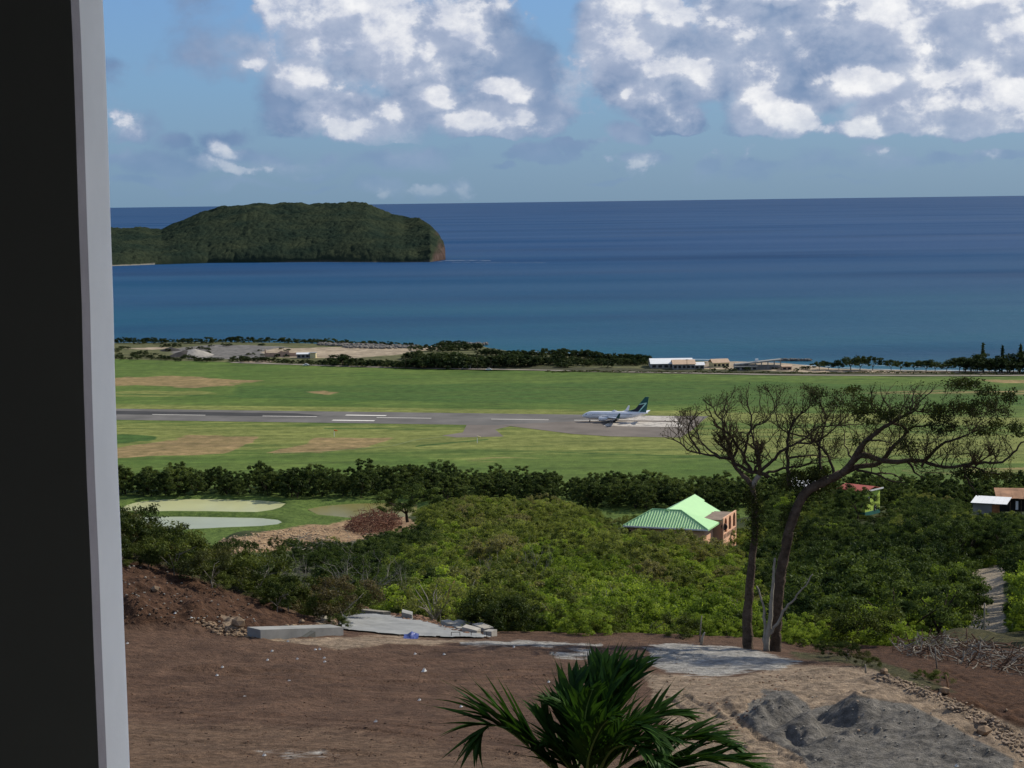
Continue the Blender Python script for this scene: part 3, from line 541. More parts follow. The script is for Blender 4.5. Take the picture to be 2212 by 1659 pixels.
# ------------------------------------------------------------------ headland
def headland():
    top = [(-300,560),(0,520),(120,500),(236,491),(300,491),(330,496),(350,495),(380,481),(430,460),(480,448),(550,440),(600,441),(650,441),(740,439),(790,442),(830,459),(870,468),(905,474),(930,488),(948,505),(958,522),(962,545),(963,560)]
    wat = [(-300,580),(236,575),(320,572),(450,568),(700,566),(850,567),(930,566),(963,561)]
    tx = np.array([p[0] for p in top], float); ty = np.array([p[1] for p in top], float)
    px = np.concatenate([np.arange(-300, 236, 6), np.arange(236, 964, 1.6)]); rows = np.concatenate([np.linspace(0, 1, 150), np.linspace(1.02, 1.6, 14)])
    Vs = np.zeros((len(px), len(rows), 3)); cl = np.zeros((len(px), len(rows)))
    for i, x in enumerate(px):
        yw = np.interp(x, [p[0] for p in wat], [p[1] for p in wat]); yt = np.interp(x, tx, ty)
        b = ong(x, yw, -1.6); edge = np.clip((963 - x) / 90, 0, 1); depth = 60 + 520 * edge ** .6
        T = at(x, yt, b[1] + depth); h = T[2] + 1.6
        u0 = b[0] / b[1]; steep = np.clip((963 - x) / 60, 0, 1)
        for j, r in enumerate(rows):
            d_ = b[1] + depth * r; k = min(r, 1.)
            prof = (k ** (.62 * steep + .22 * (1 - steep))) if r <= 1 else max(0, 1 - ((r - 1) / .6) ** 1.5 * 1.1)
            Vs[i, j] = (u0 * d_ * 1 + (T[0] - u0 * T[1]) * k, d_, -1.6 + h * prof - (1 if r == 0 else 0))
            cl[i, j] = (1 - steep)
    X, Y = Vs[..., 0], Vs[..., 1]; amp = np.clip((Vs[..., 2] + 1) / 6, 0, 1)
    # tree crowns of the wood that covers it
    can = np.zeros_like(X)
    for s_, cs in ((0, 11.), (1, 7.)):
        gx, gy = X / cs, Y / cs * .9; best = np.full(X.shape, 9.)
        for ox in (-1, 0, 1):
            for oy in (-1, 0, 1):
                ix, iy = np.floor(gx) + ox, np.floor(gy) + oy
                best = np.minimum(best, np.hypot(gx - ix - hsh(ix, iy, 71 + s_), gy - iy - hsh(ix, iy, 75 + s_)))
        can += np.sqrt(np.clip(1 - best ** 2, 0, 1)) * cs * .42
    Vs[..., 2] += amp * (can * 1.15 - 5 + 8 * fbm(X, Y * .8, 80, 5, 77) + 6 * np.abs(fbm(X, Y * .5, 55, 3, 78)) * -1) * (1 - cl * .3)
    Vs[..., 1] += cl * 22 * fbm(X * 1.5, Vs[..., 2] * 2, 22, 4, 79)
    idx = np.arange(X.size).reshape(X.shape); Fc = np.stack([idx[:-1, :-1], idx[1:, :-1], idx[1:, 1:], idx[:-1, 1:]], -1).reshape(-1, 4)
    me = mesh_np('headland', Vs.reshape(-1, 3), Fc, True)
    clr = np.clip((cl - .38) * 2.6, 0, 1) * np.clip(.9 - (Vs[..., 2] / 85) + .5 * fbm(X, Vs[..., 2], 18, 3, 81), 0, 1)
    beach = ((np.arange(len(rows))[None, :] <= 0) & (px[:, None] < 335)) * 1.
    foot = np.clip(1 - (Vs[..., 2] + 1.6) / 5, 0, 1) * np.clip((px[:, None] - 560) / 60, 0, 1)
    vcol(me, 'rock', np.stack([clr.ravel(), np.broadcast_to(beach, X.shape).ravel(), foot.ravel(), can.ravel() / 8], 1))
    m_ = bpy.data.materials.new('headland_wood'); m_.use_nodes = True; t = m_.node_tree; N = NT(t); b = t.nodes['Principled BSDF']
    b.inputs['Roughness'].default_value = 1; b.inputs['Specular IOR Level'].default_value = 0
    P = t.nodes.new('ShaderNodeTexCoord').outputs['Object']; a_ = t.nodes.new('ShaderNodeAttribute'); a_.attribute_name = 'rock'
    s_ = t.nodes.new('ShaderNodeSeparateColor'); N.l(a_.outputs['Color'], s_.inputs[0])
    c = N.mix(N.mr(N.noise(P, .012, 5, .6), .35, .65), (.020, .032, .024), (.050, .060, .034))
    c = N.mix(N.mr(N.noise(P, .08, 5, .7), .3, .7, 0, .7), c, (.014, .024, .017))
    c = N.mix(N.mr(s_.outputs[2], .3, .8, 0, .8), c, (.09, .085, .07))
    c = N.mix(N.mr(s_.outputs[0], .25, .6), c, N.mix(N.mr(N.noise(N.vm('MULTIPLY', P, (1, 1, .5)), .09, 5, .7), .35, .65), (.040, .028, .024), (.115, .082, .070)))
    c = N.mix(s_.outputs[1], c, (.5, .45, .36)); N.l(c, b.inputs['Base Color'])
    bp = t.nodes.new('ShaderNodeBump'); bp.inputs['Strength'].default_value = .9; bp.inputs['Distance'].default_value = 3; N.l(N.noise(P, .3, 5, .7), bp.inputs['Height']); N.l(bp.outputs[0], b.inputs['Normal'])
    tag(link('headland', me, m_), 'steep wooded headland with a bare reddish cliff standing in the sea', kind='structure')
headland()

# ------------------------------------------------------------------ runway
c0 = ong(388, 896.5); c1 = ong(1124, 906.5); tv = (c1 - c0) / np.linalg.norm(c1 - c0); nv = np.array((-tv[1], tv[0], 0))
def rw(s, l, z=0.): p = c1 + tv * s + nv * l; return (p[0], p[1], z)
def rs(px, py):
    q = ong(px, py) - c1; return float(q @ tv), float(q @ nv)
M['asphalt'] = mat('runway_asphalt', (.125, .118, .108), .9, .2, .05, (1., .2), var=.28)
M['rubber'] = mat('runway_rubbered', (.040, .039, .038), .9, .2, .08, None, var=.3)
M['apron'] = mat('turn_pad_asphalt', (.150, .128, .108), .9, .2, .05, None, var=.2)
def paint_mat(name, col, wear):
    m_ = mat(name, col, .8, .2, .4, None, var=.06); t = m_.node_tree; N = NT(t); b = t.nodes['Principled BSDF']
    old = b.inputs['Base Color'].links[0].from_socket; P = t.nodes.new('ShaderNodeTexCoord').outputs['Object']
    f = N.mr(N.noise(N.vm('MULTIPLY', P, (.5, 1, 1)), .35, 5, .7), wear - .08, wear + .08)
    N.l(N.mix(f, (.17, .16, .15), old), b.inputs['Base Color']); return m_
M['rwpaint'] = paint_mat('runway_paint', (.72, .69, .62), .30); M['rwworn'] = paint_mat('runway_paint_worn', (.62, .57, .50), .44)
def flat(name, pts, z, m_, sub=1):
    mb = MB(); mb.face([(p[0], p[1], z) for p in pts]); return tag(mb.build(name, m_), kind='structure')
s_end, _ = rs(1515, 902); s_end2, _ = rs(1463, 944)
flat('runway', [rw(-900, -24.5), rw(s_end, -24.5), rw(s_end + 3, 24.5), rw(-900, 24.5)], .06, M['asphalt'])
# the darker rubbered touchdown lane that fades out towards the threshold
flat('runway_rubber', [rw(-900, -2), rw(rs(560, 897)[0], -1), rw(rs(700, 897)[0], 5), rw(rs(640, 893)[0], 14), rw(-900, 17)], .075, M['rubber'])
pad = [ong(1080, 918), ong(1240, 938), ong(1320, 943), ong(1470, 945.5), ong(1494, 930), ong(1522, 905), ong(1500, 898)] 
flat('turn_pad', pad, .09, M['apron'])
flat('taxiway_stub', [ong(1010, 914), ong(1118, 917), ong(1070, 928), ong(1088, 943), ong(985, 945), ong(955, 941), ong(1000, 934)], .03, M['apron'])
mk = 0
for (xa, xb, yy) in ((328, 448, 896), (568, 690, 898.6), (813, 935, 902.5), (1060, 1187, 906.2), (1240, 1330, 908.3), (86, 208, 892.5)):
    sa, sb = rs(xa, yy)[0], rs(xb, yy)[0]
    mb = MB(); mb.face([rw(sa, -.65, .12), rw(sb, -.65, .12), rw(sb, .65, .12), rw(sa, .65, .12)])
    o = mb.build('centreline_mark', M['rwpaint']); tag(o, kind='structure')
for (xa, xb, yy) in ((747, 837, 897), (718, 812, 908)):
    sa, la = rs(xa, yy); sb, _ = rs(xb, yy)
    mb = MB(); mb.face([rw(sa, la - 1.6, .12), rw(sb, la - 1.6, .12), rw(sb, la + 1.6, .12), rw(sa, la + 1.6, .12)])
    tag(mb.build('touchdown_mark', M['rwpaint']), kind='structure')
sa, sb = rs(1325, 912)[0], rs(1466, 912)[0]
for k in range(-5, 6):
    if k == 0: continue
    l_ = k * 3.9 - (1 if k < 0 else -1) * .8
    mb = MB(); sh_ = -l_ * .25
    mb.face([rw(sa - 2, l_ - 1.45, .125), rw(sb + sh_, l_ - 1.45, .125), rw(sb + sh_, l_ + 1.45, .125), rw(sa - 2, l_ + 1.45, .125)])
    tag(mb.build('threshold_stripe', M['rwworn']), kind='structure')
M['track'] = mat('gravel_track', (.24, .215, .175), .95, .1, .05, None, var=.25)
def strip(name, pts, w, z, m_):
    P = [ong(*p) for p in pts]; mb = MB()
    for i in range(len(P) - 1):
        a, b = P[i], P[i + 1]; q = Vector(b - a); n_ = Vector((-q.y, q.x, 0)).normalized() * w / 2; n_ = np.array(n_)
        zz = [max(Z1(c[0], c[1]), -1) + z for c in (a, b)]
        mb.face([(a[0] - n_[0], a[1] - n_[1], zz[0]), (b[0] - n_[0], b[1] - n_[1], zz[1]), (b[0] + n_[0], b[1] + n_[1], zz[1]), (a[0] + n_[0], a[1] + n_[1], zz[0])])
    return tag(mb.build(name, m_), kind='structure')
strip('perimeter_road', [(500, 783.5), (640, 788), (720, 791), (900, 796), (1100, 801), (1400, 809), (1700, 814.5), (2000, 817), (2260, 816)], 6, .25, M['track'])
strip('ditch_path', [(590, 980), (700, 976), (780, 970), (850, 963), (900, 950), (960, 943)], 1.6, .1, mat('drain_edge', (.16, .19, .07), .95, .1, .1, None))

# ------------------------------------------------------------------ ponds
def pond(poly, col, label, rough=.3, spec=.22):
    m_ = mat('pond_water', col, rough, spec, .05, (.8, .06, .02), var=.10)
    mb = MB(); mb.face([tuple(ong(x, y, -.3)) for x, y in poly]); o = mb.build('pond', m_); tag(o, label, kind='structure')
def grow(poly, k=1.02):
    cx = sum(p[0] for p in poly) / len(poly); cy = sum(p[1] for p in poly) / len(poly)
    return [(cx + (x - cx) * 1.01, cy + (y - cy) * 1.12) for x, y in poly]
pond(grow(PONDS[0]), (.47, .48, .25), 'pale yellow green pond, the farther of the two by the tree belt')
pond(grow(PONDS[1]), (.36, .39, .27), 'milky grey pond in front of the yellow green one')
pond(grow(PONDS[2]), (.20, .18, .06), 'dull olive pond right of the two pale ones')

# ------------------------------------------------------------------ foliage
def crown_mesh(name, R_, H_, nclump, nleaf, lsize, seed, flatb=.35, spread=1., core=True, clr=.2):
    """leaf clumps scattered over a lumpy crown; returns a mesh of single leaf quads"""
    g_ = np.random.default_rng(seed)
    th = g_.uniform(0, 2 * np.pi, nclump); cz_ = g_.uniform(-flatb, 1, nclump); rr = np.sqrt(1 - np.clip(cz_, -1, 1) ** 2 * .96)
    lump = 1 + .25 * np.sin(3 * th + seed) * rr + g_.uniform(-.28, .12, nclump)
    C = np.stack([np.cos(th) * rr * R_ * lump, np.sin(th) * rr * R_ * lump, cz_ * H_ * .5 * lump + H_ * .5], 1)
    cs = g_.uniform(.55, 1.25, nclump) * R_ * clr * spread
    tone = np.clip(g_.normal(.5, .26, nclump), 0, 1)
    k = g_.integers(0, nclump, nleaf); v = g_.normal(size=(nleaf, 3)); v /= np.linalg.norm(v, axis=1)[:, None]
    rad = g_.uniform(.35, 1.05, nleaf)[:, None] * cs[k][:, None]; v2 = v * rad; v2[:, 2] *= .62
    P = C[k] + v2
    n_ = v * .55 + g_.normal(size=(nleaf, 3)) * .55 + np.array((0, 0, .55)); n_ /= np.linalg.norm(n_, axis=1)[:, None]
    a = np.cross(n_, g_.normal(size=(nleaf, 3))); a /= np.linalg.norm(a, axis=1)[:, None]; b = np.cross(n_, a)
    s_ = lsize * g_.uniform(.55, 1.35, nleaf)[:, None]
    Q = np.stack([P - a * s_, P - b * s_ * .45 + n_ * s_ * .12, P + a * s_, P + b * s_ * .45 + n_ * s_ * .12], 1).reshape(-1, 3)
    Fc = np.arange(nleaf * 4).reshape(-1, 4); me = mesh_np(name, Q, Fc, False)
    tn = np.clip(tone[k] + g_.normal(0, .16, nleaf), 0, 1); at_ = me.attributes.new('tone', 'FLOAT', 'POINT')
    at_.data.foreach_set('value', np.repeat(tn, 4).astype(np.float32)); return me
def trunk_mesh(name, h, r, R_, H_, seed, forks=5):
    rn = random.Random(seed); mb = MB(); forks = 12 if 'sparse' in name else forks; L = Vector((rn.uniform(-.12, .12) * h, rn.uniform(-.12, .12) * h, h))
    pts = [Vector((0, 0, -.6)), L * .35 + Vector((rn.uniform(-.1, .1), rn.uniform(-.1, .1), 0)), L * .7, L]
    mb.tube(pts, [r * 1.25, r, r * .85, r * .7], 6)
    for i in range(forks):
        a = rn.uniform(0, 6.28); q = rn.uniform(.45, .8)
        e = L + Vector((math.cos(a) * R_ * q, math.sin(a) * R_ * q, H_ * rn.uniform(.35, .75)))
        m_ = L.lerp(e, .5) + Vector((rn.uniform(-.3, .3), rn.uniform(-.3, .3), .25))
        mb.tube([L * .92, m_, e], [r * .6, r * .38, r * .12], 5)
    me = bpy.data.meshes.new(name); me.from_pydata(mb.v, [], mb.f); me.update(); return me
class Kind:
    def __init__(s, nm, n, R_, H_, th, tr, nclump, nleaf, ls, leaf, bark, seed, **kw):
        s.nm = nm
        s.v = []
        for i in range(n):
            f = random.uniform(.85, 1.15)
            c = crown_mesh(nm + '_crown', R_ * f, H_ * random.uniform(.85, 1.15), nclump, nleaf, ls, seed + i, **kw); c.materials.append(leaf)
            t = trunk_mesh(nm + '_trunk', th, tr, R_, H_, seed + 50 + i); t.materials.append(bark)
            s.v.append((c, t, th))
    def put(s, name, p, sc, label, cat, group=None, i=None, trunk=True, sz=None):
        c, t, th = s.v[random.randrange(len(s.v)) if i is None else i % len(s.v)]
        e = empty(name, (float(p[0]), float(p[1]), float(p[2])), random.uniform(0, 6.28)); e.scale = (sc, sc, sz or sc)
        tag(e, label, cat, group)
        co = link('crown', c, None, e); co.location = (0, 0, th * .82)
        if trunk: link('trunk', t, None, e)
        return e
K_belt = Kind('belt_tree', 5, 4.3, 8.2, 1.0, .22, 60, 4200, .30, M['leaf_belt'], M['barkdark'], 100, spread=1.1, clr=.2, flatb=.9)
K_hill = Kind('hill_tree', 6, 3.1, 4.2, 1.1, .12, 90, 9000, .11, M['leaf_mid'], M['bark'], 200, clr=.17, flatb=.6)
K_bright = Kind('bright_tree', 4, 3.0, 4.3, .9, .12, 80, 9000, .11, M['leaf_bright'], M['bark'], 300, clr=.18, flatb=.7)
K_dark = Kind('dark_tree', 5, 4.2, 6.0, 2.6, .25, 90, 11000, .15, M['leaf_dark'], M['barkdark'], 400, clr=.18, flatb=.6)
K_sparse = Kind('sparse_tree', 3, 3.0, 4.0, 1.9, .12, 40, 2600, .10, M['leaf_mid'], M['barkpale'], 800, clr=.2, flatb=.5)
K_scrub = Kind('scrub', 4, 1.7, 1.9, .7, .05, 30, 3600, .085, M['leaf_scrub'], M['barkpale'], 500, clr=.3, flatb=.6)
K_coast = Kind('coast_shrub', 4, 4.0, 4.6, 1.2, .2, 22, 700, .55, M['leaf_coast'], M['barkdark'], 600, clr=.34, flatb=.6)
def scatter(u0, u1, d0, d1, step, ok, jit=.42):
    out = []; d_ = d0
    while d_ < d1:
        st = step(d_) if callable(step) else step; x = u0 * d_
        while x < u1 * d_:
            X, Y = x + random.uniform(-jit, jit) * st, d_ + random.uniform(-jit, jit) * st
            if ok(X, Y): out.append((X, Y))
            x += st
        d_ += st * .87
    return out
def px_of(X, Y, dz=0): z = Z1(X, Y); a, b = proj(X, Y, z + dz); return float(a), float(b), z
# tree belt between airfield and ponds
bn = ([200, 850, 1300, 2300], [1071, 1080, 1102, 1110]); bf = ([200, 850, 1500, 2300], [1028, 1043, 1068, 1062])
def ok_belt(X, Y):
    a, b = proj(X, Y, 0); return np.interp(a, *bf) < b < np.interp(a, *bn)
pts = scatter(-.245, .30, 600, 800, 7.4, ok_belt); pts.sort(key=lambda p: p[1])
print('belt', len(pts))
for X, Y in pts[:290]:
    a, b = proj(X, Y, 0)
    s_ = random.uniform(.72, 1.14) * (1.14 if (620 < a < 680 or a < 420) else 1.) * (.9 if a > 1000 else 1)
    size = 'tall' if s_ > 1.05 else 'low' if s_ < .84 else 'middling'
    wh_ = ('behind the left pond ends' if a < 450 else 'behind the right pond ends' if a < 640 else 'behind the olive pond' if a < 860 else 'left of the wood top' if a < 1150 else 'above the wood top' if a < 1400 else 'behind the green roof' if a < 1620 else 'behind the bare trees' if a < 1900 else 'at the right end')
    row_ = 'airfield edge' if b < np.interp(a, *bf) + 14 else 'near edge' if b > np.interp(a, *bn) - 14 else 'middle line'
    K_belt.put('belt_tree', (X, Y, -.2), s_, size + ' belt tree on the ' + row_ + ', ' + wh_, 'tree', 'trees of the belt below the airfield')
# hillside wood: near trees one by one, the rest as one mass
def zone(a, b): 
    return a, b
HOUSE = at(1475, 1140, 335); LIME = at(1880, 1100, 455); SHACK = at(2150, 1105, 352)
TLx = [0,200,300,345,450,560,620,700,860,900,1000,1200,1290,1345,1600,1625,1680,1845,1852,1922,1936,2090,2096,2400]
TLy = [1142,1142,1138,1170,1200,1205,1160,1178,1135,1098,1072,1074,1098,1150,1150,1100,1046,1050,1108,1112,1062,1078,1114,1114]
def cap(X, Y, z, sc, H):
    """largest scale that keeps the roofs and ponds beyond in view"""
    a, b = proj(X, Y, z); rp = .45 * H * sc * F / Y; y = max(float(np.interp(float(a) + q_ * rp, TLx, TLy)) for q_ in (-.8, 0, .8)); top = float(at(float(a), y, Y)[2])
    return min(sc, (top - z) / H)
def clear(X, Y):
    for h, r in ((HOUSE, 13.5), (LIME, 7), (SHACK, 8)):
        # nothing on the house itself nor on the line of sight just in front of it
        if math.hypot(X - h[0], Y - h[1]) < r: return False
    return True
def ok_hill(X, Y):
    a, b, z = px_of(X, Y)
    if not clear(X, Y): return False
    if sdf(np.array([a]), np.array([b]), [(440,1195),(470,1160),(560,1148),(700,1126),(900,1105),(915,1135),(800,1168),(700,1190),(560,1205)])[0] > 0: return False
    if 2048 < a < 2196 and Y < 226: return False
    if 1950 < a < 2300 and Y < 140: return False
    if a < 860 and Y > 330: return False
    if a < 740 and Y < 215: return False
    if a < 1000 and Y < 128 + max(0, (900 - a) * .12): return False
    return True
pts = scatter(-.16, .33, 119, 232, lambda d_: 4.6 + (d_ - 119) * .014, ok_hill); pts.sort(key=lambda p: p[1])
print('near hill', len(pts))
def kindat(a, b, Y):
    if a > 1690: return K_dark if (random.random() < .72 and Y > 128) else K_bright
    if a < 900: return K_scrub if Y < 150 else K_dark
    if 1180 < a and Y < 215 + (a - 1180) * .06: return K_bright if random.random() < .9 else K_sparse
    r_ = random.random(); return K_sparse if r_ < (.3 if a < 1250 else .12) else K_hill if r_ < .8 else K_bright
cnt = {}
GR = {'K_sparse': ('thin_tree', '', 'thin leaved trees with pale branches on the hillside'),
      'K_dark': ('shade_tree', 'dark deep crowned tree on the slope right of the two tall bare trees', 'dark trees on the right hand slope'),
      'K_bright': ('bright_tree', 'bright yellow green leafy tree just beyond the edge of the building plot', 'bright green trees below the plot edge'),
      'K_hill': ('hill_tree', 'olive green small leaved tree in the hillside wood left of the green roofed house', 'olive green trees of the hillside wood')}
rest = []
for X, Y in pts:
    a, b, z = px_of(X, Y); k = kindat(a, b, Y)
    nm = 'K_dark' if k is K_dark else 'K_bright' if k is K_bright else 'K_hill' if k is K_hill else 'K_sparse' if k is K_sparse else 'K_scrub'
    cnt[nm] = cnt.get(nm, 0) + 1
    sc = random.choice((random.uniform(.5, .8), random.uniform(.75, 1.1), random.uniform(1., 1.4)))
    if nm == 'K_scrub': K_scrub.put('scrub_bush', (X, Y, z - .1), sc * 1.35, 'low dark scrub bush on the slope beyond the concrete road', 'bush', 'scrub beyond the concrete road'); continue
    if nm == 'K_dark': sc *= .95 if a > 1690 else .62
    if Y < 131: sc *= .8
    nm2, lb, gr = GR[nm]
    sc = cap(X, Y, z, sc, {'K_dark': 9.6, 'K_bright': 5.8, 'K_hill': 5.8, 'K_sparse': 6.2}[nm])
    if sc < .3: continue
    if nm == 'K_dark' and a < 1000: nm2, lb, gr = 'gully_tree', 'dark scrubby tree in the gully behind the concrete road', 'dark trees in the gully behind the road'
    bb = float(proj(X, Y, z)[1]); dp_ = 'beside the plot edge' if Y < 134 else 'a little below the plot' if Y < 165 else 'half way down' if Y < 200 else 'far down the slope'
    hz_ = ('behind the retaining wall' if a < 760 else 'behind the concrete road' if a < 980 else 'right of the road end' if a < 1180 else 'left of the green roofed house' if a < 1350 else 'below the green roofed house' if a < 1600 else 'behind the two bare trunks' if a < 1740 else 'right of the bare trunks' if a < 1900 else 'left of the far right path' if a < 2080 else 'at the right edge')
    lb = {'thin_tree': 'thin pale branched tree', 'gully_tree': 'dark scrubby tree', 'shade_tree': 'dark deep crowned tree', 'bright_tree': 'bright yellow green tree', 'hill_tree': 'olive green tree'}[nm2] + ' ' + hz_ + ', ' + dp_
    k.put(nm2, (X, Y, z - .15), sc, lb, 'tree', gr)
print(cnt)
far = scatter(-.17, .33, 234, 640, lambda d_: 6.0 + (d_ - 234) * .010, ok_hill)
far = [p for p in far if not (px_of(*p)[0] < 900 and p[1] > 300)]
print('far', len(far))
def mass(name, label, pts, kinds, scf):
    """one mass of foliage: crowns instanced by geometry nodes on scattered points"""
    V = [(X, Y, Z1(X, Y) + dz) for (X, Y, s_, k_, dz) in pts]
    me = bpy.data.meshes.new(name); me.from_pydata(V, [], []); me.update()
    a1 = me.attributes.new('sc', 'FLOAT', 'POINT'); a1.data.foreach_set('value', [p[2] for p in pts])
    a2 = me.attributes.new('pick', 'INT', 'POINT'); a2.data.foreach_set('value', [p[3] for p in pts])
    a3 = me.attributes.new('rz', 'FLOAT', 'POINT'); a3.data.foreach_set('value', [random.uniform(0, 6.28) for p in pts])
    o = link(name, me); ng = bpy.data.node_groups.new(name + '_nodes', 'GeometryNodeTree')
    ng.interface.new_socket('Geometry', in_out='INPUT', socket_type='NodeSocketGeometry'); ng.interface.new_socket('Geometry', in_out='OUTPUT', socket_type='NodeSocketGeometry')
    i_ = ng.nodes.new('NodeGroupInput'); o_ = ng.nodes.new('NodeGroupOutput'); j = ng.nodes.new('GeometryNodeJoinGeometry')
    def attr(nm, ty):
        nd = ng.nodes.new('GeometryNodeInputNamedAttribute'); nd.data_type = ty; nd.inputs[0].default_value = nm; return nd.outputs[0]
    sc = attr('sc', 'FLOAT'); pk = attr('pick', 'INT'); rz = attr('rz', 'FLOAT')
    cx = ng.nodes.new('ShaderNodeCombineXYZ'); ng.links.new(rz, cx.inputs[2])
    for q, ob in enumerate(kinds):
        inf = ng.nodes.new('GeometryNodeObjectInfo'); inf.inputs[0].default_value = ob; inf.inputs[1].default_value = True
        ip = ng.nodes.new('GeometryNodeInstanceOnPoints'); cmp_ = ng.nodes.new('FunctionNodeCompare'); cmp_.data_type = 'INT'; cmp_.operation = 'EQUAL'
        ng.links.new(pk, cmp_.inputs[2]); cmp_.inputs[3].default_value = q
        ng.links.new(i_.outputs[0], ip.inputs['Points']); ng.links.new(cmp_.outputs[0], ip.inputs['Selection']); ng.links.new(inf.outputs['Geometry'], ip.inputs['Instance'])
        ng.links.new(cx.outputs[0], ip.inputs['Rotation']); ng.links.new(sc, ip.inputs['Scale']); ng.links.new(ip.outputs[0], j.inputs[0])
    ng.links.new(j.outputs[0], o_.inputs[0]); md = o.modifiers.new('scatter', 'NODES'); md.node_group = ng
    return tag(o, label, kind='stuff')
def find_crown(me): 
    for o in bpy.data.objects:
        if o.data is me: return o
    e = None
    return None
crown_obs = {}
for kn, K in (('hill', K_hill), ('bright', K_bright), ('dark', K_dark), ('belt', K_belt), ('scrub', K_scrub)):
    crown_obs[kn] = [find_crown(v[0]) for v in K.v if find_crown(v[0]) is not None]
src = crown_obs['hill'] + crown_obs['bright'] + crown_obs['dark']; nh, nb_, nd_ = len(crown_obs['hill']), len(crown_obs['bright']), len(crown_obs['dark'])
P_ = []
for X, Y in far:
    a, b, z = px_of(X, Y)
    if 1840 < a < 1935 and 380 < Y < 462: continue
    g1 = float(fbm(np.array([X]), np.array([Y]), 45, 2, 5)[0])
    dark = a > 1640 or Y > 430 or (a < 930)
    if dark and random.random() < .88: k_ = nh + nb_ + random.randrange(nd_); s_ = random.uniform(.7, 1.15) * (1 if a > 1640 else .75)
    elif random.random() < .12 + .3 * (g1 > .1): k_ = nh + random.randrange(nb_); s_ = random.uniform(.9, 1.35)
    else: k_ = random.randrange(nh); s_ = random.uniform(.95, 1.45)
    s_ = max(cap(X, Y, z, s_, 9.0 if k_ >= nh + nb_ else 5.6), random.uniform(.16, .24) if k_ >= nh + nb_ else random.uniform(.24, .36))
    P_.append((X, Y, s_, k_, 1.2))
mass('hillside_wood', 'dense mixed green wood covering the far hillside down to the tree belt', P_, src, None)
# low understorey so the slope reads as leaves and not bare ground
P_ = []; nu_ = len(crown_obs['scrub'])
for X, Y in scatter(-.1, .33, 112, 240, 2.9, ok_hill): 
    a, b, z = px_of(X, Y)
    if random.random() < (.75 if a > 1150 else .35): P_.append((X, Y, random.uniform(.25, .5), nu_ + random.randrange(len(crown_obs['bright'])), -.3))
    else: P_.append((X, Y, random.uniform(.7, 1.3), random.randrange(nu_), -.1))
for X, Y in scatter(.05, .33, 300, 480, 3.2, lambda X, Y: any(6 < math.hypot(X - h[0], Y - h[1]) < 15 or (math.hypot(X - h[0], Y - h[1]) < 15 and Y < h[1] - 3) for h in (HOUSE, LIME, SHACK))):
    a, b, z = px_of(X, Y); s_ = max(.3 + .25 * random.random(), cap(X, Y, z, random.uniform(.8, 1.5), 2.4))
    if s_ > .1: P_.append((X, Y, s_, random.randrange(nu_), -.2))
mass('undergrowth', 'low leafy undergrowth between the hillside trees', P_, crown_obs['scrub'] + crown_obs['bright'], None)

def bare_small(name, X, Y, H_, seed, label, m_):
    rn_ = random.Random(seed); z = Z1(X, Y); e = tag(empty(name, (X, Y, z)), label, 'tree'); mb = MB(); top = Vector((rn_.uniform(-.5, .5), rn_.uniform(-.3, .3), H_ * .55)); mb.tube([(0, 0, -.4), top * .5 + Vector((rn_.uniform(-.15, .15), 0, 0)), top], [.11, .09, .07], 7, jit=.2); mb.build('trunk', m_, e)
    mb = MB()
    def br(p, d_, L, r, lev):
        pts = [p]
        for _ in range(4): d_ = (d_ + Vector((rn_.gauss(0, .25), rn_.gauss(0, .2), rn_.gauss(.06, .15)))).normalized(); pts.append(pts[-1] + d_ * L / 4)
        mb.tube(pts, [r, r * .8, r * .65, r * .5, r * .35], 4, cap=False)
        if lev < 3:
            for q in pts[1:]:
                if rn_.random() < .75: br(q, (d_ + Vector((rn_.gauss(0, .8), rn_.gauss(0, .6), rn_.gauss(.2, .4)))).normalized(), L * .55, r * .5, lev + 1)
    for _ in range(5): br(top * rn_.uniform(.7, 1), Vector((rn_.gauss(0, .6), rn_.gauss(0, .5), 1)).normalized(), H_ * .5, .055, 0)
    mb.build('crown', m_, e)
for i_, (x, y, Y, H_, lb) in enumerate([(612, 1215, 128, 4.2, 'grey leafless tree in the gully directly above the retaining wall'), (668, 1225, 131, 4.6, 'grey leafless tree in the gully left of the concrete road'), (730, 1235, 136, 4.4, 'leafless tree behind the top end of the concrete road'), (795, 1240, 140, 4.8, 'pale leafless tree behind the middle of the concrete road'), (862, 1250, 142, 4.6, 'pale leafless tree behind the right part of the concrete road'), (925, 1255, 140, 4., 'thin leafless tree left of the ochre trunk'), (1010, 1270, 136, 4.2, 'thin leafless tree right of the ochre trunk'),
        (560, 1235, 124, 3.4, 'low leafless tree at the left end of the gully'), (1080, 1150, 210, 6.0, 'leafless grey crown high in the olive wood, left one'), (1160, 1135, 230, 6.4, 'leafless grey crown high in the olive wood, right one'), (1480, 1300, 140, 3.6, 'leafless stem among the bright trees left of the two tall bare trees')]):
    p_ = at(x, y, Y); bare_small('leafless_tree', p_[0], p_[1], H_, i_, lb, M['barkpale'])
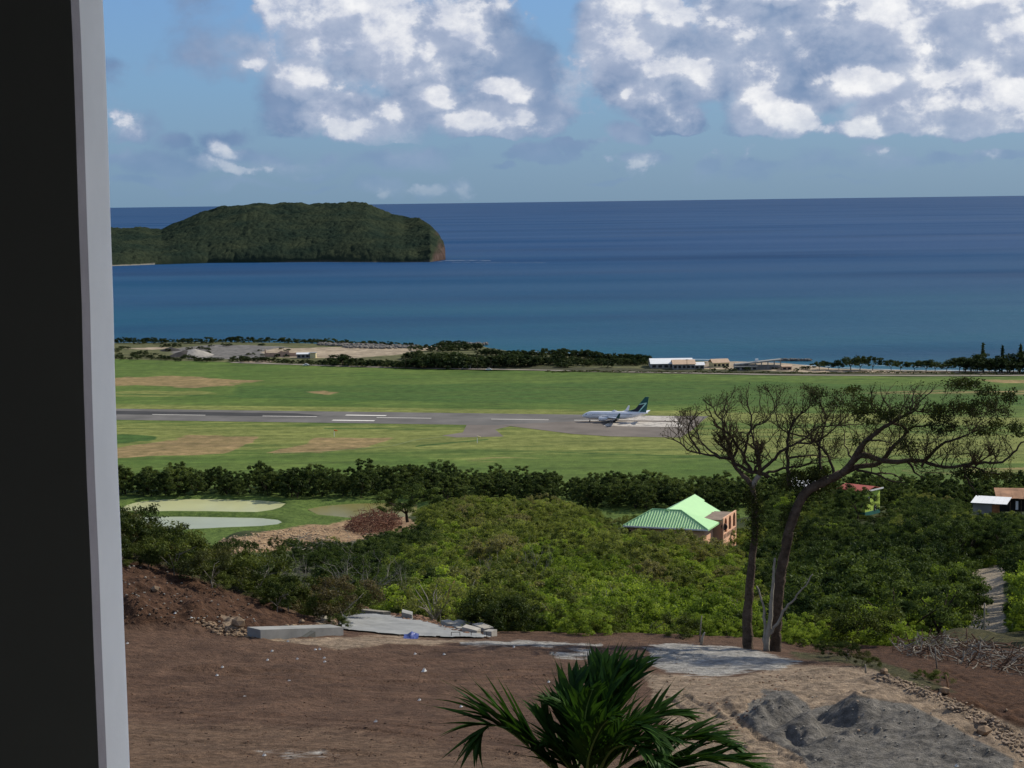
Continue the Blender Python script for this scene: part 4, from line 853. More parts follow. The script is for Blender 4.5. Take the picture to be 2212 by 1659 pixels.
# shrubs on the left bank, one by one
def bank_ok(X, Y):
    a, b, z = px_of(X, Y)
    return sdf(np.array([a]), np.array([b]), [(150,1130),(330,1135),(430,1185),(560,1215),(660,1265),(742,1330),(738,1362),(690,1345),(560,1310),(430,1262),(300,1240),(150,1225)])[0] > (0 if random.random() < .8 else -9) or (Y > 112 and Y < 150 and a < 760 and a > 150)
n_ = 0
for X, Y in scatter(-.25, -.08, 98, 150, 1.95, bank_ok):
    z = Z1(X, Y); n_ += 1
    a_ = px_of(X, Y)[0]; s_ = random.choice((random.uniform(.3, .6), random.uniform(.55, 1.15)))
    K_scrub.put('bank_shrub', (X, Y, z - .15), s_, ('small' if s_ < .62 else 'large' if s_ > .8 else 'middling') + ' dark shrub on the left bank ' + ('beside the window frame' if a_ < 340 else 'below the pale ponds' if a_ < 460 else 'below the quarry rubble' if a_ < 600 else 'left of the road') + (' on the near slope' if Y < 108 else ' on the crest' if Y < 122 else ' on the far side'), 'bush', 'shrubs along the left earth bank')
print('bank shrubs', n_)
gp = hit(880, 1128); et = K_dark.put('umbrella_tree', (gp[0], gp[1], gp[2] - .8), 1.15, 'dark spreading tree standing alone at the corner of the olive pond', 'tree', i=2)
et.scale = (1.5, 1.4, 1.05)
for (x, yb, Y, sc_, lb) in ((1852, 1106, 438, .95, 'dark tree covering the left half of the lime green house'), (1836, 1098, 452, 1.0, 'dark tree just left of the red roof'), (1925, 1112, 440, .5, 'small dark tree at the right foot of the lime green house'), (1888, 1118, 430, .32, 'low bush below the lime green wall')):
    gp = at(x, yb, Y); K_dark.put('garden_tree', (gp[0], gp[1], Z1(gp[0], gp[1]) - .3), sc_, lb, 'tree')
gp = at(330, 1145, 300); K_hill.put('pale_bush', (gp[0], gp[1], Z1(gp[0], gp[1])), 1.5, 'pale green bush in front of the milky grey pond at the far left', 'tree', i=1)

# ------------------------------------------------------------------ coast: shrubs, trees, buildings
def crow(name, label, cat, group, spec, K=K_coast, **kw):
    for (x, y, hpx, wf) in spec:
        p = ong(x, y); z = max(Z1(p[0], p[1]), -.5); h = hpx / (F / p[1]) / (5.2 + .8)
        e = K.put(name, (p[0], p[1], z - .8 * h), h * 1.0, label, cat, group, **kw)
        e.scale = (h * wf, h * wf * .9, h)
rn = random.Random(3); spec = []
for x in np.arange(240, 1000, 15):
    yb = np.interp(x, [240, 500, 700, 900, 1000], [744, 742, 744, 750, 752])
    if 895 < x < 935: continue
    spec.append((x + rn.uniform(-5, 5), yb + rn.uniform(-1, 2), rn.uniform(9, 16) if not 420 < x < 450 else 5, rn.uniform(1.1, 1.7)))
crow('shore_shrub', 'low dark windswept shrub on the shoreline beyond the gravel yard', 'bush', 'shrubs along the left shoreline', spec)
spec = []
for x in np.arange(516, 1032, 8.5):
    yb = np.interp(x, [516, 700, 900, 1030], [781, 789, 795, 796]); hh = np.interp(x, [516, 560, 640, 700, 735, 760, 800, 860, 900, 960, 1030], [16, 12, 10, 13, 27, 19, 16, 20, 28, 36, 32])
    spec.append((x + rn.uniform(-4, 4), yb + rn.uniform(-3, 1), hh * rn.uniform(.7, 1.05), rn.uniform(1., 1.6)))
    if x > 880: spec.append((x + rn.uniform(-4, 4), yb - 12 + rn.uniform(-5, 4), 18 * rn.uniform(.8, 1.1), 1.3))
spec += [(x, 762 + rn.uniform(-3, 3), 16, 1.4) for x in (900, 925, 945, 960, 975, 990, 1005, 1020, 1030)]
crow('roadside_bush', 'dark bush in the thicket beside the perimeter road', 'bush', 'thicket along the perimeter road', spec)
spec = []
for x in np.arange(1040, 1400, 9):
    spec.append((x + rn.uniform(-4, 4), np.interp(x, [1040, 1400], [796, 792]) + rn.uniform(-4, 2), np.interp(x, [1040, 1100, 1180, 1250, 1400], [26, 34, 26, 16, 14]) * rn.uniform(.75, 1.1), rn.uniform(1, 1.5)))
    spec.append((x + rn.uniform(-4, 4), np.interp(x, [1040, 1200, 1400], [772, 776, 790]), rn.uniform(12, 19) * (1.25 if x > 1180 else .9), rn.uniform(1, 1.4)))
crow('seaside_bush', 'dark rounded bush between the shed and the white roofed buildings by the sea', 'bush', 'seaside bushes left of the white roofs', spec)
spec = []
for k in range(46):
    x = rn.uniform(236, 640); y = rn.uniform(750, 775)
    if 400 < x < 620 and 752 < y < 768 and rn.random() < .7: continue
    spec.append((x, y, rn.uniform(4, 9), rn.uniform(1.3, 2.2)))
crow('yard_bush', 'low grey green bush growing in the gravel yard by the shore', 'bush', 'bushes in the coastal gravel yard', spec)
spec = []
for k in range(30): spec.append((rn.uniform(1180, 1400), rn.uniform(778, 799), rn.uniform(6, 13), rn.uniform(1.2, 1.9)))
for k in range(16): spec.append((rn.uniform(1510, 1760), rn.uniform(799, 806), rn.uniform(5, 10), rn.uniform(1.1, 1.6)))
crow('meadow_bush', 'small green bush on the strip between the road and the sea', 'bush', 'small bushes on the coastal strip', spec)
crow('verge_bush', 'low bush on the grey verge at the left end of the coast strip', 'bush', 'bushes at the left end of the coast strip', [(x + rn.uniform(-4, 4), 776 + (x - 250) * .02 + rn.uniform(-6, 2), rn.uniform(5, 11), 1.5) for x in np.arange(236, 480, 7)] + [(x, 752, 9, 1.5) for x in (360, 372, 384)])
K_beach = Kind('beach_tree', 4, 5.2, 6.0, 2.0, .22, 30, 1500, .5, M['leaf_coast'], M['barkdark'], 700, clr=.3, flatb=.3)
for (x, y, hp, wf, lb) in [(1770,803,22,1.,'small round dark tree, leftmost of the row on the beach'),(1790,803,20,1.1,'low dark tree beside the leftmost beach tree'),(1812,804,20,1,'dark squat tree left of the tall green beach tree'),(1838,804,34,1.15,'tallest green tree of the left beach clump'),(1858,804,30,1,'green tree right of the tallest beach tree'),(1885,804,30,1,'round grey green tree at the right of the beach clump'),
        (1925,804,24,1,'thin tree between the two beach clumps'),(1945,806,22,1.1,'bushy tree in the middle of the beach row'),(1975,806,24,1.,'leaning tree near the middle of the beach row'),(2000,806,28,1.1,'flat topped tree right of the beach row middle'),(2020,806,26,1.,'dark tree with a bare top spike on the beach'),(2045,806,22,1.2,'low bushy tree left of the dense dark grove')]:
    p = ong(x, y); h = hp / (F / p[1]) / 8.; e = K_beach.put('beach_tree', (p[0], p[1], Z1(p[0], p[1]) - .2), h, lb, 'tree', 'row of trees on the beach'); e.scale = (h * wf, h * wf, h)
for q, x in enumerate(np.arange(2072, 2290, 13)):
    p = ong(x, 806 + rn.uniform(-2, 1)); h = (44 if q in (4, 10) else rn.uniform(26, 38)) / (F / p[1]) / 8.
    e = K_beach.put('grove_tree', (p[0], p[1], Z1(p[0], p[1]) - .2), h, 'very dark dense tree of the grove at the right end of the shore', 'tree', 'dark grove at the right end of the shore'); e.scale = (h * 1.25, h * 1.25, h)
    if q % 2: K_coast.put('grove_bush', (p[0] + 2, p[1] - 6, Z1(p[0], p[1]) - .5), h * 1.1, 'low dark bush at the foot of the shore grove', 'bush', 'bushes at the foot of the shore grove')
def conifer(x, y, hp, lb):
    p = ong(x, y); H_ = hp / (F / p[1]); e = tag(empty('conifer', (p[0], p[1], Z1(p[0], p[1]))), lb, 'tree', 'conifers above the shore grove')
    g_ = np.random.default_rng(int(x)); n = 900; t = g_.uniform(0.12, 1, n); a = g_.uniform(0, 6.28, n); r = (1 - t) * H_ * .17 * g_.uniform(.4, 1, n)
    P = np.stack([np.cos(a) * r, np.sin(a) * r, t * H_], 1); d1 = g_.normal(size=(n, 3)) * .35; d2 = g_.normal(size=(n, 3)) * .35
    me = mesh_np('crown', np.stack([P, P + d1, P + d1 + d2, P + d2], 1).reshape(-1, 3), np.arange(n * 4).reshape(-1, 4)); at_ = me.attributes.new('tone', 'FLOAT', 'POINT'); at_.data.foreach_set('value', np.repeat(g_.uniform(0, .7, n), 4).astype(np.float32))
    link('crown', me, M['leaf_coast'], e); mb = MB(); mb.tube([(0, 0, 0), (0, 0, H_)], [.35, .05], 6); mb.build('trunk', M['barkdark'], e)
conifer(2123, 804, 62, 'tall narrow conifer rising above the shore grove'); conifer(2165, 804, 56, 'broader conifer right of the tall narrow one'); conifer(2204, 804, 60, 'conifer at the right edge of the shore grove')

M['whiteroof'] = mat('white_sheet_roof', (.74, .75, .74), .6, .3, .5, None, var=.06); M['tanroof'] = mat('tan_sheet_roof', (.52, .37, .25), .7, .3, .5, None, var=.12)
M['wallgrey'] = mat('weathered_wall', (.26, .25, .23), .9, .2, .6, None, var=.25); M['walltan'] = mat('raw_block_wall', (.48, .32, .22), .9, .2, .6, None, var=.2)
M['dark'] = mat('dark_opening', (.018, .018, .02), .6, .3, 1, None, var=.2); M['yellow'] = mat('yellow_wall', (.62, .55, .30), .8, .2, 1, None, var=.1)
M['concrete'] = mat('concrete', (.25, .25, .235), .85, .2, .8, (6, .4, .02), var=.22); M['rock'] = mat('boulder_rock', (.15, .14, .125), .9, .2, .8, (3, .6, .1), var=.45)
M['white'] = mat('white_paint', (.72, .73, .74), .4, .5, 1, None, var=.05)
M['glass'] = mat('window_glass', (.03, .04, .05), .1, .5, 1, None, var=.1)
def shed(name, x, y, d_off, w, dp, h, rh, wall, roof, label, rz=0, nwin=0, door=True, gable=True, cat='building', zz=None):
    p = ong(x, y); e = tag(empty(name, (p[0], p[1] + d_off, (Z1(p[0], p[1]) if zz is None else zz) - .2), rz), label, cat)
    mb = MB(); mb.box((0, dp / 2, h / 2), (w, dp, h)); mb.build('wall', wall, e)
    mb = MB(); o_ = .5
    if gable: mb.prism([(-w / 2 - o_, -o_, h - .02), (w / 2 + o_, -o_, h - .02), (w / 2 + o_, dp / 2, h + rh), (-w / 2 - o_, dp / 2, h + rh)], (0, 0, 0), (0, 0, .14)); mb.prism([(-w / 2 - o_, dp / 2, h + rh + .003), (w / 2 + o_, dp / 2, h + rh + .003), (w / 2 + o_, dp + o_, h), (-w / 2 - o_, dp + o_, h)], (0, 0, 0), (0, 0, .14))
    else: mb.prism([(-w / 2 - o_, -o_, h), (w / 2 + o_, -o_, h), (w / 2 + o_, dp + o_, h + rh), (-w / 2 - o_, dp + o_, h + rh)], (0, 0, 0), (0, 0, .14))
    mb.build('roof', roof, e)
    for k in range(nwin):
        cx = -w / 2 + (k + .5) * w / nwin; m2 = MB(); m2.box((cx, -.03, h * .52), (w / nwin * .62, .1, h * .5)); m2.build('window', M['dark'], e)
    return e
shed('warehouse', 1452, 800, 0, 27, 22, 3.2, 2.6, M['wallgrey'], M['whiteroof'], 'long low building with a white sheet roof beside the sea', 0, 7)
shed('tan_building', 1478, 802.5, 0, 14, 14, 3.4, 2.4, M['wallgrey'], M['tanroof'], 'low building with a tan sheet roof in front of the white roofed one', 0, 5)
shed('annex', 1506, 802, 0, 9, 9, 2.8, 1.6, M['wallgrey'], M['whiteroof'], 'small annex with a pale roof at the right of the tan roofed building', 0, 3)
shed('stone_house', 1558, 797, 0, 11, 9, 3.0, 2.2, M['yellow'], M['tanroof'], 'small ochre stone house with a brown roof right of the white roofs', R(12), 4)
e = tag(empty('pier_hall', tuple(ong(1640, 803))), 'unfinished long concrete hall with a sloping flat roof and open columns near the jetty', 'building'); e.location.z = Z1(*ong(1640, 803)[:2])
mb = MB(); mb.prism([(-15, 0, 2.8), (14, 0, 5.6), (14, 7, 5.6), (-15, 7, 2.8)], (0, 0, 0), (0, 0, .8)); mb.build('roof', M['concrete'], e)
for k in range(8):
    mb = MB(); x_ = -14.4 + k * 4.; hh = 2.8 + (x_ + 15) * .0965; mb.box((x_, .6, hh / 2), (.6, .6, hh)); mb.build('column', M['concrete'], e)
mb = MB(); mb.box((0, 4, 1.3), (27, 4, 2.6)); mb.build('wall', M['wallgrey'], e)
mb = MB(); mb.box((-1, 4, 5.4), (1.8, 2.0, 2.2)); mb.build('roof_cabin', M['white'], e)
shed('low_block', 1612, 804, 0, 14, 8, 2.6, .6, M['wallgrey'], M['concrete'], 'low grey flat roofed block in front of the unfinished hall', 0, 4, gable=False)
shed('beach_hut', 1700, 804, 0, 6, 5, 2.4, .8, M['walltan'], M['tanroof'], 'little brown hut on the beach right of the unfinished hall', 0, 2)
# left coast
shed('white_shed', 1008, 797, 0, 5.5, 5, 2.8, .5, M['white'], M['whiteroof'], 'small white shed at the gap in the roadside thicket', 0, 0, gable=False)
e = [o for o in bpy.data.objects if o.name == 'white_shed'][0]; mb = MB(); mb.box((-.6, -.04, 1.2), (3.6, .12, 2.2)); mb.build('doorway', M['dark'], e)
shed('batching_hut', 655, 776, 0, 9, 5, 3, .9, M['wallgrey'], M['whiteroof'], 'white roofed hut of the gravel works behind the thicket', 0, 3)
shed('yellow_hut', 676, 776, 0, 4, 5, 3.8, .3, M['yellow'], M['concrete'], 'small cream coloured block beside the white roofed hut', 0, 0, gable=False)
e = tag(empty('ruin_wall', tuple(ong(608, 773))), 'roofless orange brick ruin in the gravel yard left of the white hut', 'ruin'); e.location.z = Z1(*ong(608, 773)[:2])
mb = MB(); mb.prism([(-12, 0, 0), (-12, 0, 5.5), (-11.2, 0, 5.4), (-11, 0, 3), (-3, 0, 2.6), (0, 0, 4.2), (3, 0, 3.2), (5, 0, 4.6), (6, 0, 2.6), (17, 0, 2.4), (17, 0, 0)], (0, 0, 0), (0, .5, 0)); mb.build('wall', M['walltan'], e)
for x_ in (-1.5, 3.4):
    mb = MB(); mb.box((x_, -.02, 1.2), (1.3, .12, 1.6)); mb.build('opening', M['dark'], e)
def pole(x, y, hp, lb, arm=True, r=.16):
    p = ong(x, y); H_ = hp / (F / p[1]); e = tag(empty('utility_pole', (p[0], p[1], Z1(p[0], p[1]) - .3)), lb, 'pole'); mb = MB(); mb.tube([(0, 0, 0), (0, 0, H_)], [r, r * .7], 8); mb.build('post', M['barkdark'], e)
    if arm: mb = MB(); mb.box((0, -.12, H_ - .6), (2.2, .14, .16)); mb.build('crossarm', M['barkdark'], e)
pole(1597 / 1.8228, 797, 26, 'utility pole beside the roadside thicket left of the white shed'); pole(1879 / 1.8228, 798, 42, 'tall utility pole right of the white shed'); pole(1933 / 1.8228, 800, 24, 'short utility pole in front of the seaside bushes'); pole(1484, 803, 24, 'pole standing in front of the tan roofed building')
# piled stone pots / boulders of the yard and breakwater
def rockmesh(name, s_, seed):
    g_ = np.random.default_rng(seed); import bmesh
    bm = bmesh.new(); bmesh.ops.create_icosphere(bm, subdivisions=1, radius=s_)
    for v in bm.verts: v.co *= float(g_.uniform(.7, 1.2)); 
    for v in bm.verts: v.co.z *= .75
    me = bpy.data.meshes.new(name); bm.to_mesh(me); bm.free(); return me
RK = [rockmesh('rock', 1., i) for i in range(5)]
for m_ in RK: m_.materials.append(M['rock'])
def rockfield(name, label, fn, n, s0, s1, m_, seed, kind='stuff', zoff=0):
    rn_ = random.Random(seed); V = []; Fc = []; 
    base = [(np.array([v.co[:] for v in r.vertices]), np.array([p.vertices[:] for p in r.polygons])) for r in RK]
    k = 0
    for _ in range(n):
        q = fn(rn_)
        if q is None: continue
        v, f = base[rn_.randrange(5)]; s_ = rn_.uniform(s0, s1) ; a = rn_.uniform(0, 6.28); c_, s2 = math.cos(a), math.sin(a)
        w = v * s_ * np.array((1, rn_.uniform(.6, 1.1), rn_.uniform(.6, 1.1))); w = np.stack([w[:, 0] * c_ - w[:, 1] * s2, w[:, 0] * s2 + w[:, 1] * c_, w[:, 2]], 1)
        V.append(w + np.array(q)); Fc.append(f + k); k += len(v)
    o = link(name, mesh_np(name, np.concatenate(V), np.concatenate(Fc)), m_); tag(o, label, kind=kind); return o
def yard(r):
    x, y = r.uniform(690, 905), 0; t = (x - 690) / 215; y = r.uniform(742, 757 - 5 * abs(t - .6) - (4 if t < .25 else 0)); p = ong(x, y); return (p[0], p[1], Z1(p[0], p[1]) + .5)
rockfield('boulder_heap', 'field of piled grey boulders in the yard at the shore', yard, 900, .8, 2.4, M['rock'], 5)
def jet(r): p = ong(r.uniform(1683, 1752), 778.5 + r.uniform(-.4, .4), -1.2); return (p[0], p[1], -1.2 + r.uniform(-.5, .8))
rockfield('breakwater', 'low dark stone breakwater running into the sea right of the unfinished hall', jet, 260, .8, 1.5, M['rock'], 6)
def pt_(r): p = ong(r.uniform(955, 1052), 744 + r.uniform(-1.5, 1), -1); return (p[0], p[1], -1 + r.uniform(0, 1.))
rockfield('rocky_point', 'rocky spit at the tip of the wooded point', pt_, 200, .8, 1.8, M['rock'], 7)
def gravel_heap(x, y, w, h, c_, lb):
    p = ong(x, y); n = 26; xs = np.linspace(-1, 1, n); X, Y = np.meshgrid(xs, xs, indexing='ij'); q = np.clip(1 - np.hypot(X, Y), 0, 1)
    Z = h * (q ** .8) * (1 + .3 * fbm(X * 6, Y * 6, 3, 3, int(x))); V = np.stack([X * w + p[0], Y * w + p[1], Z + Z1(p[0], p[1]) - .1], -1).reshape(-1, 3)
    idx = np.arange(n * n).reshape(n, n); me = mesh_np('gravel_heap', V, np.stack([idx[:-1, :-1], idx[1:, :-1], idx[1:, 1:], idx[:-1, 1:]], -1).reshape(-1, 4), True)
    tag(link('gravel_heap', me, mat('gravel', c_, .95, .1, .5, None)), lb, 'heap')
gravel_heap(420, 770, 14, 4.6, (.30, .28, .25), 'pale grey gravel heap in the coastal yard'); gravel_heap(398, 771, 11, 4., (.06, .055, .05), 'black gravel heap left of the pale grey one'); gravel_heap(368, 760, 8, 3., (.05, .047, .045), 'small dark heap farther back in the yard')
# hedge strip along the far side of the field, right half
def hedge_pts():
    out = []
    for x in np.arange(1180, 2290, 5.):
        p = ong(x, np.interp(x, [1180, 1500, 2212], [806, 810, 812]) + random.uniform(-1.2, .8)); out.append((p[0], p[1], random.uniform(.25, .45), random.randrange(len(crown_obs['scrub']) ), -.3))
    return out
mass('fence_line_scrub', 'thin dark line of weeds along the far airfield fence', [(a, b, s_ * 1.6, k_, z_) for a, b, s_, k_, z_ in hedge_pts()], crown_obs['scrub'], None)
# little white car on the perimeter road
def small_car(x, y, lb, c_, rz):
    p = ong(x, y); e = tag(empty('parked_car', (p[0], p[1], Z1(p[0], p[1]) + .27), rz), lb, 'car')
    mb = MB(); mb.prism([(-2.1, -.85, .35), (-2.1, -.85, .85), (-1.2, -.85, .95), (-.7, -.85, 1.45), (.8, -.85, 1.45), (1.4, -.85, .95), (2.1, -.85, .8), (2.1, -.85, .35)], (0, 0, 0), (0, 1.7, 0)); mb.build('body', c_, e)
    mb = MB(); mb.prism([(-1.05, -.87, .97), (-.65, -.87, 1.36), (.72, -.87, 1.36), (1.2, -.87, .97)], (0, 0, 0), (0, 1.74, 0)); mb.build('window', M['glass'], e)
    for a in (-1.3, 1.3):
        for b in (-.8, .8): mb = MB(); mb.tube([(a, b - .1, .33), (a, b + .1, .33)], .33, 12); mb.build('wheel', M['dark'], e)
small_car(661, 791, 'small white car on the perimeter road in front of the white hut', M['white'], R(5)); small_car(1921 / 1.8228 + 2, 801, 'tiny pale car on the perimeter road right of the white shed', M['white'], 0)
# windsock frame-like marker and small signs in the grass
def marker(x, y, lb, c_):
    p = ong(x, y); e = tag(empty('field_marker', (p[0], p[1], 0)), lb, 'marker'); mb = MB(); mb.tube([(0, 0, 0), (0, 0, 3.2)], .12, 6); mb.build('post', M['white'], e); mb = MB(); mb.tube([(0, 0, 3.), (1.6, 0, 2.7)], [.4, .22], 8); mb.build('sleeve', c_, e)
marker(722, 943, 'small orange marker in the pale grass between runway and dry patches', mat('orange_cloth', (.55, .16, .04), .8, .1, 1, None)); marker(1031, 957, 'pale post standing in the grass below the taxiway stub', M['yellow'])

# ------------------------------------------------------------------ green roofed house
e = empty('green_roofed_house', tuple(at(1527.3, 1144.1, 335))); e.rotation_euler = (0, 0, R(-21)); tag(e, 'peach walled house with a ribbed light green hipped roof among the hillside trees', 'house')
M['roofgreen'] = mat('green_sheet_roof', (.37, .64, .29), .45, .4, .4, None, var=.05); M['peach'] = mat('peach_render', (.72, .42, .27), .85, .2, .5, (4, .2, .02), var=.08); M['flatroof'] = mat('flat_felt_roof', (.22, .17, .13), .9, .2, .6, None, var=.2)
# local x = b (right), local y = a (into the distance), z = 0 at the eaves
mb = MB(); mb.box((-8.2, 4.2, -2.2), (14.6, 6.8, 4.4)); mb.box((-7.6, 14.4, -2.6), (8.2, 13.4, 4.2)); mb.build('wall', M['peach'], e)
mb = MB()
EV = [(-16, -.2, 0), (.2, -.2, 0), (.2, 8.2, 0), (-16, 8.2, 0)]; R1, R2 = (-11.5, 4, 2.6), (-6, 4, 2.6)
mb.face([EV[0], EV[1], R2, R1]); mb.face([EV[1], EV[2], R2]); mb.face([EV[2], EV[3], R1, R2]); mb.face([EV[3], EV[0], R1]); mb.face(EV[::-1])
mb.build('hipped_roof', M['roofgreen'], e)
mb = MB(); mb.prism([(-8.6, 3.6, 2.55), (-3, 3.6, -.5), (-3, 22, -.5), (-8.6, 22, 2.55)], (0, 0, 0), (0, 0, .12)); mb.prism([(-8.602, 3.6, 2.55), (-8.602, 22, 2.55), (-14.2, 22, -.5), (-14.2, 3.6, -.5)], (0, 0, 0), (0, 0, .12)); mb.prism([(-8.6, 22.004, 2.55), (-6.6, 22.004, 1.46), (-6.6, 23, 1.46), (-8.6, 23, 2.55)], (0, 0, 0), (0, 0, .12))
gr_ = mb.build('gable_roof', M['roofgreen'], e)
# fascia boards round the eaves
mb = MB(); mb.box((-7.9, -.26, -.1), (16.3, .1, .26)); mb.build('fascia', M['whiteroof'], e); mb = MB(); mb.box((.26, 4, -.1), (.1, 8.4, .26)); mb.build('fascia', M['roofgreen'], e); mb = MB(); mb.box((-2.95, 13, -.48), (.1, 18, .26)); mb.build('fascia', M['roofgreen'], e)
# standing ribs of the front slope, each a piece of its own
for k in range(30):
    x = -15.6 + k * .53; fr = min(1, (x + 16) / 4.5, (.2 - x) / 6.2); 
    p0 = Vector((x, -.2, .03)); p1 = Vector((x, -.2 + 4.2 * fr, 2.6 * fr + .03)); mb = MB(); mb.tube([p0, p1], [.075, .075], 6); mb.build('roof_rib', M['roofgreen'], e)
for a_, b_ in ((EV[0], R1), (EV[1], R2), (R1, R2)): mb = MB(); mb.tube([Vector(a_) + Vector((0, 0, .05)), Vector(b_) + Vector((0, 0, .05))], [.13, .13], 6); mb.build('ridge_cap', M['roofgreen'], e)
for k in range(3): mb = MB(); mb.box((-13 + k * 4.6, .78, -1.5), (1.4, .1, 1.2)); f = mb.build('window', M['dark'], e)
# arcaded wing
mb = MB(); mb.prism([(-3.3, 8.6, 0.25), (.7, 8.6, .25), (.7, 18, .25), (-3.3, 18, .25)], (0, 0, 0), (0, 0, .12)); mb.build('flat_roof', M['flatroof'], e)
def arch_wall(y0, y1, z0, z1, n, xw, t):
    mb = MB(); w = (y1 - y0) / n; hz = z0 + (z1 - z0) * .60; r = w * .30
    for k in range(n):
        c = y0 + w * (k + .5); seg = 10
        P_ = [(c - r + 2 * r * i / seg, hz + math.sqrt(max(0, r * r - (-r + 2 * r * i / seg) ** 2))) for i in range(seg + 1)]
        for i in range(seg): mb.prism([(xw, P_[i][0], P_[i][1]), (xw, P_[i + 1][0], P_[i + 1][1]), (xw, P_[i + 1][0], z1), (xw, P_[i][0], z1)], (0, 0, 0), (t, 0, 0))
        for a, b in ((c - w / 2, c - r), (c + r, c + w / 2)): mb.prism([(xw, a, z0), (xw, b, z0), (xw, b, z1), (xw, a, z1)], (0, 0, 0), (t, 0, 0))
    return mb
arch_wall(8.3, 18.1, -2.2, .75, 3, .7, .25).build('arcade_wall', M['peach'], e)
mb = MB(); mb.box((.82, 13.2, -4.1), (.25, 9.8, 3.8)); mb.build('lower_wall', M['peach'], e)
for k in range(9): mb = MB(); mb.box((1.0, 9 + k * 1.05, -2.75), (.12, .3, .8)); mb.build('baluster', M['walltan'], e)
for yy in (8.9, 17.9): mb = MB(); mb.box((-1.6, yy, -1.8), (4.4, .25, 4.)); mb.build('end_wall', M['peach'], e)
mb = MB(); mb.box((-2.4, 13.2, -1.6), (.2, 8.4, 3.4)); mb.build('inner_wall', M['walltan'], e)
mb = MB(); mb.tube([(1.0, 8.84, -.9), (1.0, 8.70, -.9)], .62, 14); mb.build('round_opening', M['dark'], e)
# ------------------------------------------------------------------ other hillside buildings
c_ = at(1868.6, 1112, 452); e = empty('lime_house', tuple(c_), R(-43)); tag(e, 'two storey lime green house with a red roof half hidden by trees', 'house')
M['lime'] = mat('lime_render', (.52, .68, .12), .8, .2, .4, None, var=.05); M['redroof'] = mat('red_sheet_roof', (.36, .09, .07), .7, .2, .5, None, var=.2); M['teal'] = mat('teal_band', (.03, .14, .12), .8, .2, .5, None)
# local x = left-back wall (negative), local y = right wall going back
mb = MB(); mb.box((-3.2, 3.4, 3.1), (6.4, 6.8, 5.0)); mb.build('wall', M['lime'], e); mb = MB(); mb.box((-3.2, 3.4, -1.0), (6.5, 6.9, 3.2)); mb.build('plinth', M['teal'], e)
mb = MB(); mb.prism([(-8, -.4, 5.7), (.5, -.4, 5.7), (.5, 3.6, 6.6), (-8, 3.6, 6.6)], (0, 0, 0), (0, 0, .15)); mb.prism([(-8, 3.605, 6.6), (.5, 3.605, 6.6), (.5, 7.4, 5.7), (-8, 7.4, 5.7)], (0, 0, 0), (0, 0, .15)); mb.build('roof', M['redroof'], e)
mb = MB(); mb.box((.56, 3.5, 5.9), (.12, 8, .35)); mb.build('fascia', M['whiteroof'], e)
for yy, zz in ((4.6, 3.6), (1.6, 3.6), (4.6, 1.2)): mb = MB(); mb.box((.03, yy, zz), (.1, 1.1, 1.4)); w_ = mb.build('window', M['dark'], e); mb = MB(); mb.box((.09, yy, zz), (.06, .1, 1.4)); mb.build('mullion', M['white'], w_)
c_ = at(1706, 1066, 500); e = empty('white_house', tuple(c_), R(-20)); tag(e, 'white and cream house glimpsed behind the trunk of the leaning bare tree', 'house')
mb = MB(); mb.box((3.6, 3, -.4), (7.2, 6, 4.6)); mb.build('wall', M['yellow'], e); mb = MB(); mb.prism([(-.5, -.5, 2), (7.8, -.5, 2), (7.8, 6.5, 3.4), (-.5, 6.5, 3.4)], (0, 0, 0), (0, 0, .15)); mb.build('roof', M['whiteroof'], e)
mb = MB(); mb.box((1.2, -.08, 0), (2.4, .12, .8)); mb.build('balcony', M['white'], e)
c_ = at(2142, 1112, 350); e = empty('white_roofed_shack', tuple(c_), R(-24)); tag(e, 'small shack with a bright white sheet roof and rusty board wall at the right', 'shack')
M['rustboard'] = mat('rusty_board', (.28, .12, .05), .9, .2, 1.2, (8, .4, .02), var=.4); M['rustroof'] = mat('rusty_sheet_roof', (.34, .19, .11), .85, .2, .4, (3, .4, .03), var=.35)
mb = MB(); mb.box((-1.8, 2.4, 1.0), (3.6, 4.4, 2.2)); mb.build('wall', M['wallgrey'], e); mb = MB(); mb.box((.75, .1, .9), (1.4, .16, 2.2)); mb.build('door', M['rustboard'], e)
for k in range(7): mb = MB(); x = -3.9 + k * .98; mb.prism([(x, -.6, 2.2), (x + .95, -.6, 2.2), (x + .95, 5.2, 2.7), (x, 5.2, 2.7)], (0, 0, 0), (0, 0, .06)); mb.build('roof_sheet', M['whiteroof'], e)
c_ = at(2158, 1108, 358); e = empty('open_shed', tuple(c_), R(-10)); tag(e, 'open sided dark shed with a rusty tin roof at the right picture edge', 'shed')
for k in range(9): mb = MB(); x = -.6 + k * 1.05; mb.prism([(x, -.5, 2.9 + .05 * (k % 2)), (x + 1.1, -.5, 2.9 + .05 * (k % 2)), (x + 1.1, 5.4, 4.1), (x, 5.4, 4.1)], (0, 0, 0), (0, 0, .05)); mb.build('roof_sheet', M['rustroof'], e)
for k in range(5): mb = MB(); mb.tube([(k * 2.1, 0, -1), (k * 2.1, 0, 2.9)], .09, 6); mb.build('post', M['bark'], e)
mb = MB(); mb.box((4.5, 4.9, 1.2), (9, .15, 3.4)); mb.build('back_wall', M['dark'], e); mb = MB(); mb.box((3.4, .2, 1.5), (.5, .06, 1.7)); mb.build('white_sheet', M['white'], e); mb = MB(); mb.prism([(1.2, -.6, -.4), (7.5, -.6, -.1), (7.5, -.6, .05), (1.2, -.6, -.2)], (0, 0, 0), (0, .2, 0)); mb.build('timber', M['barkpale'], e)

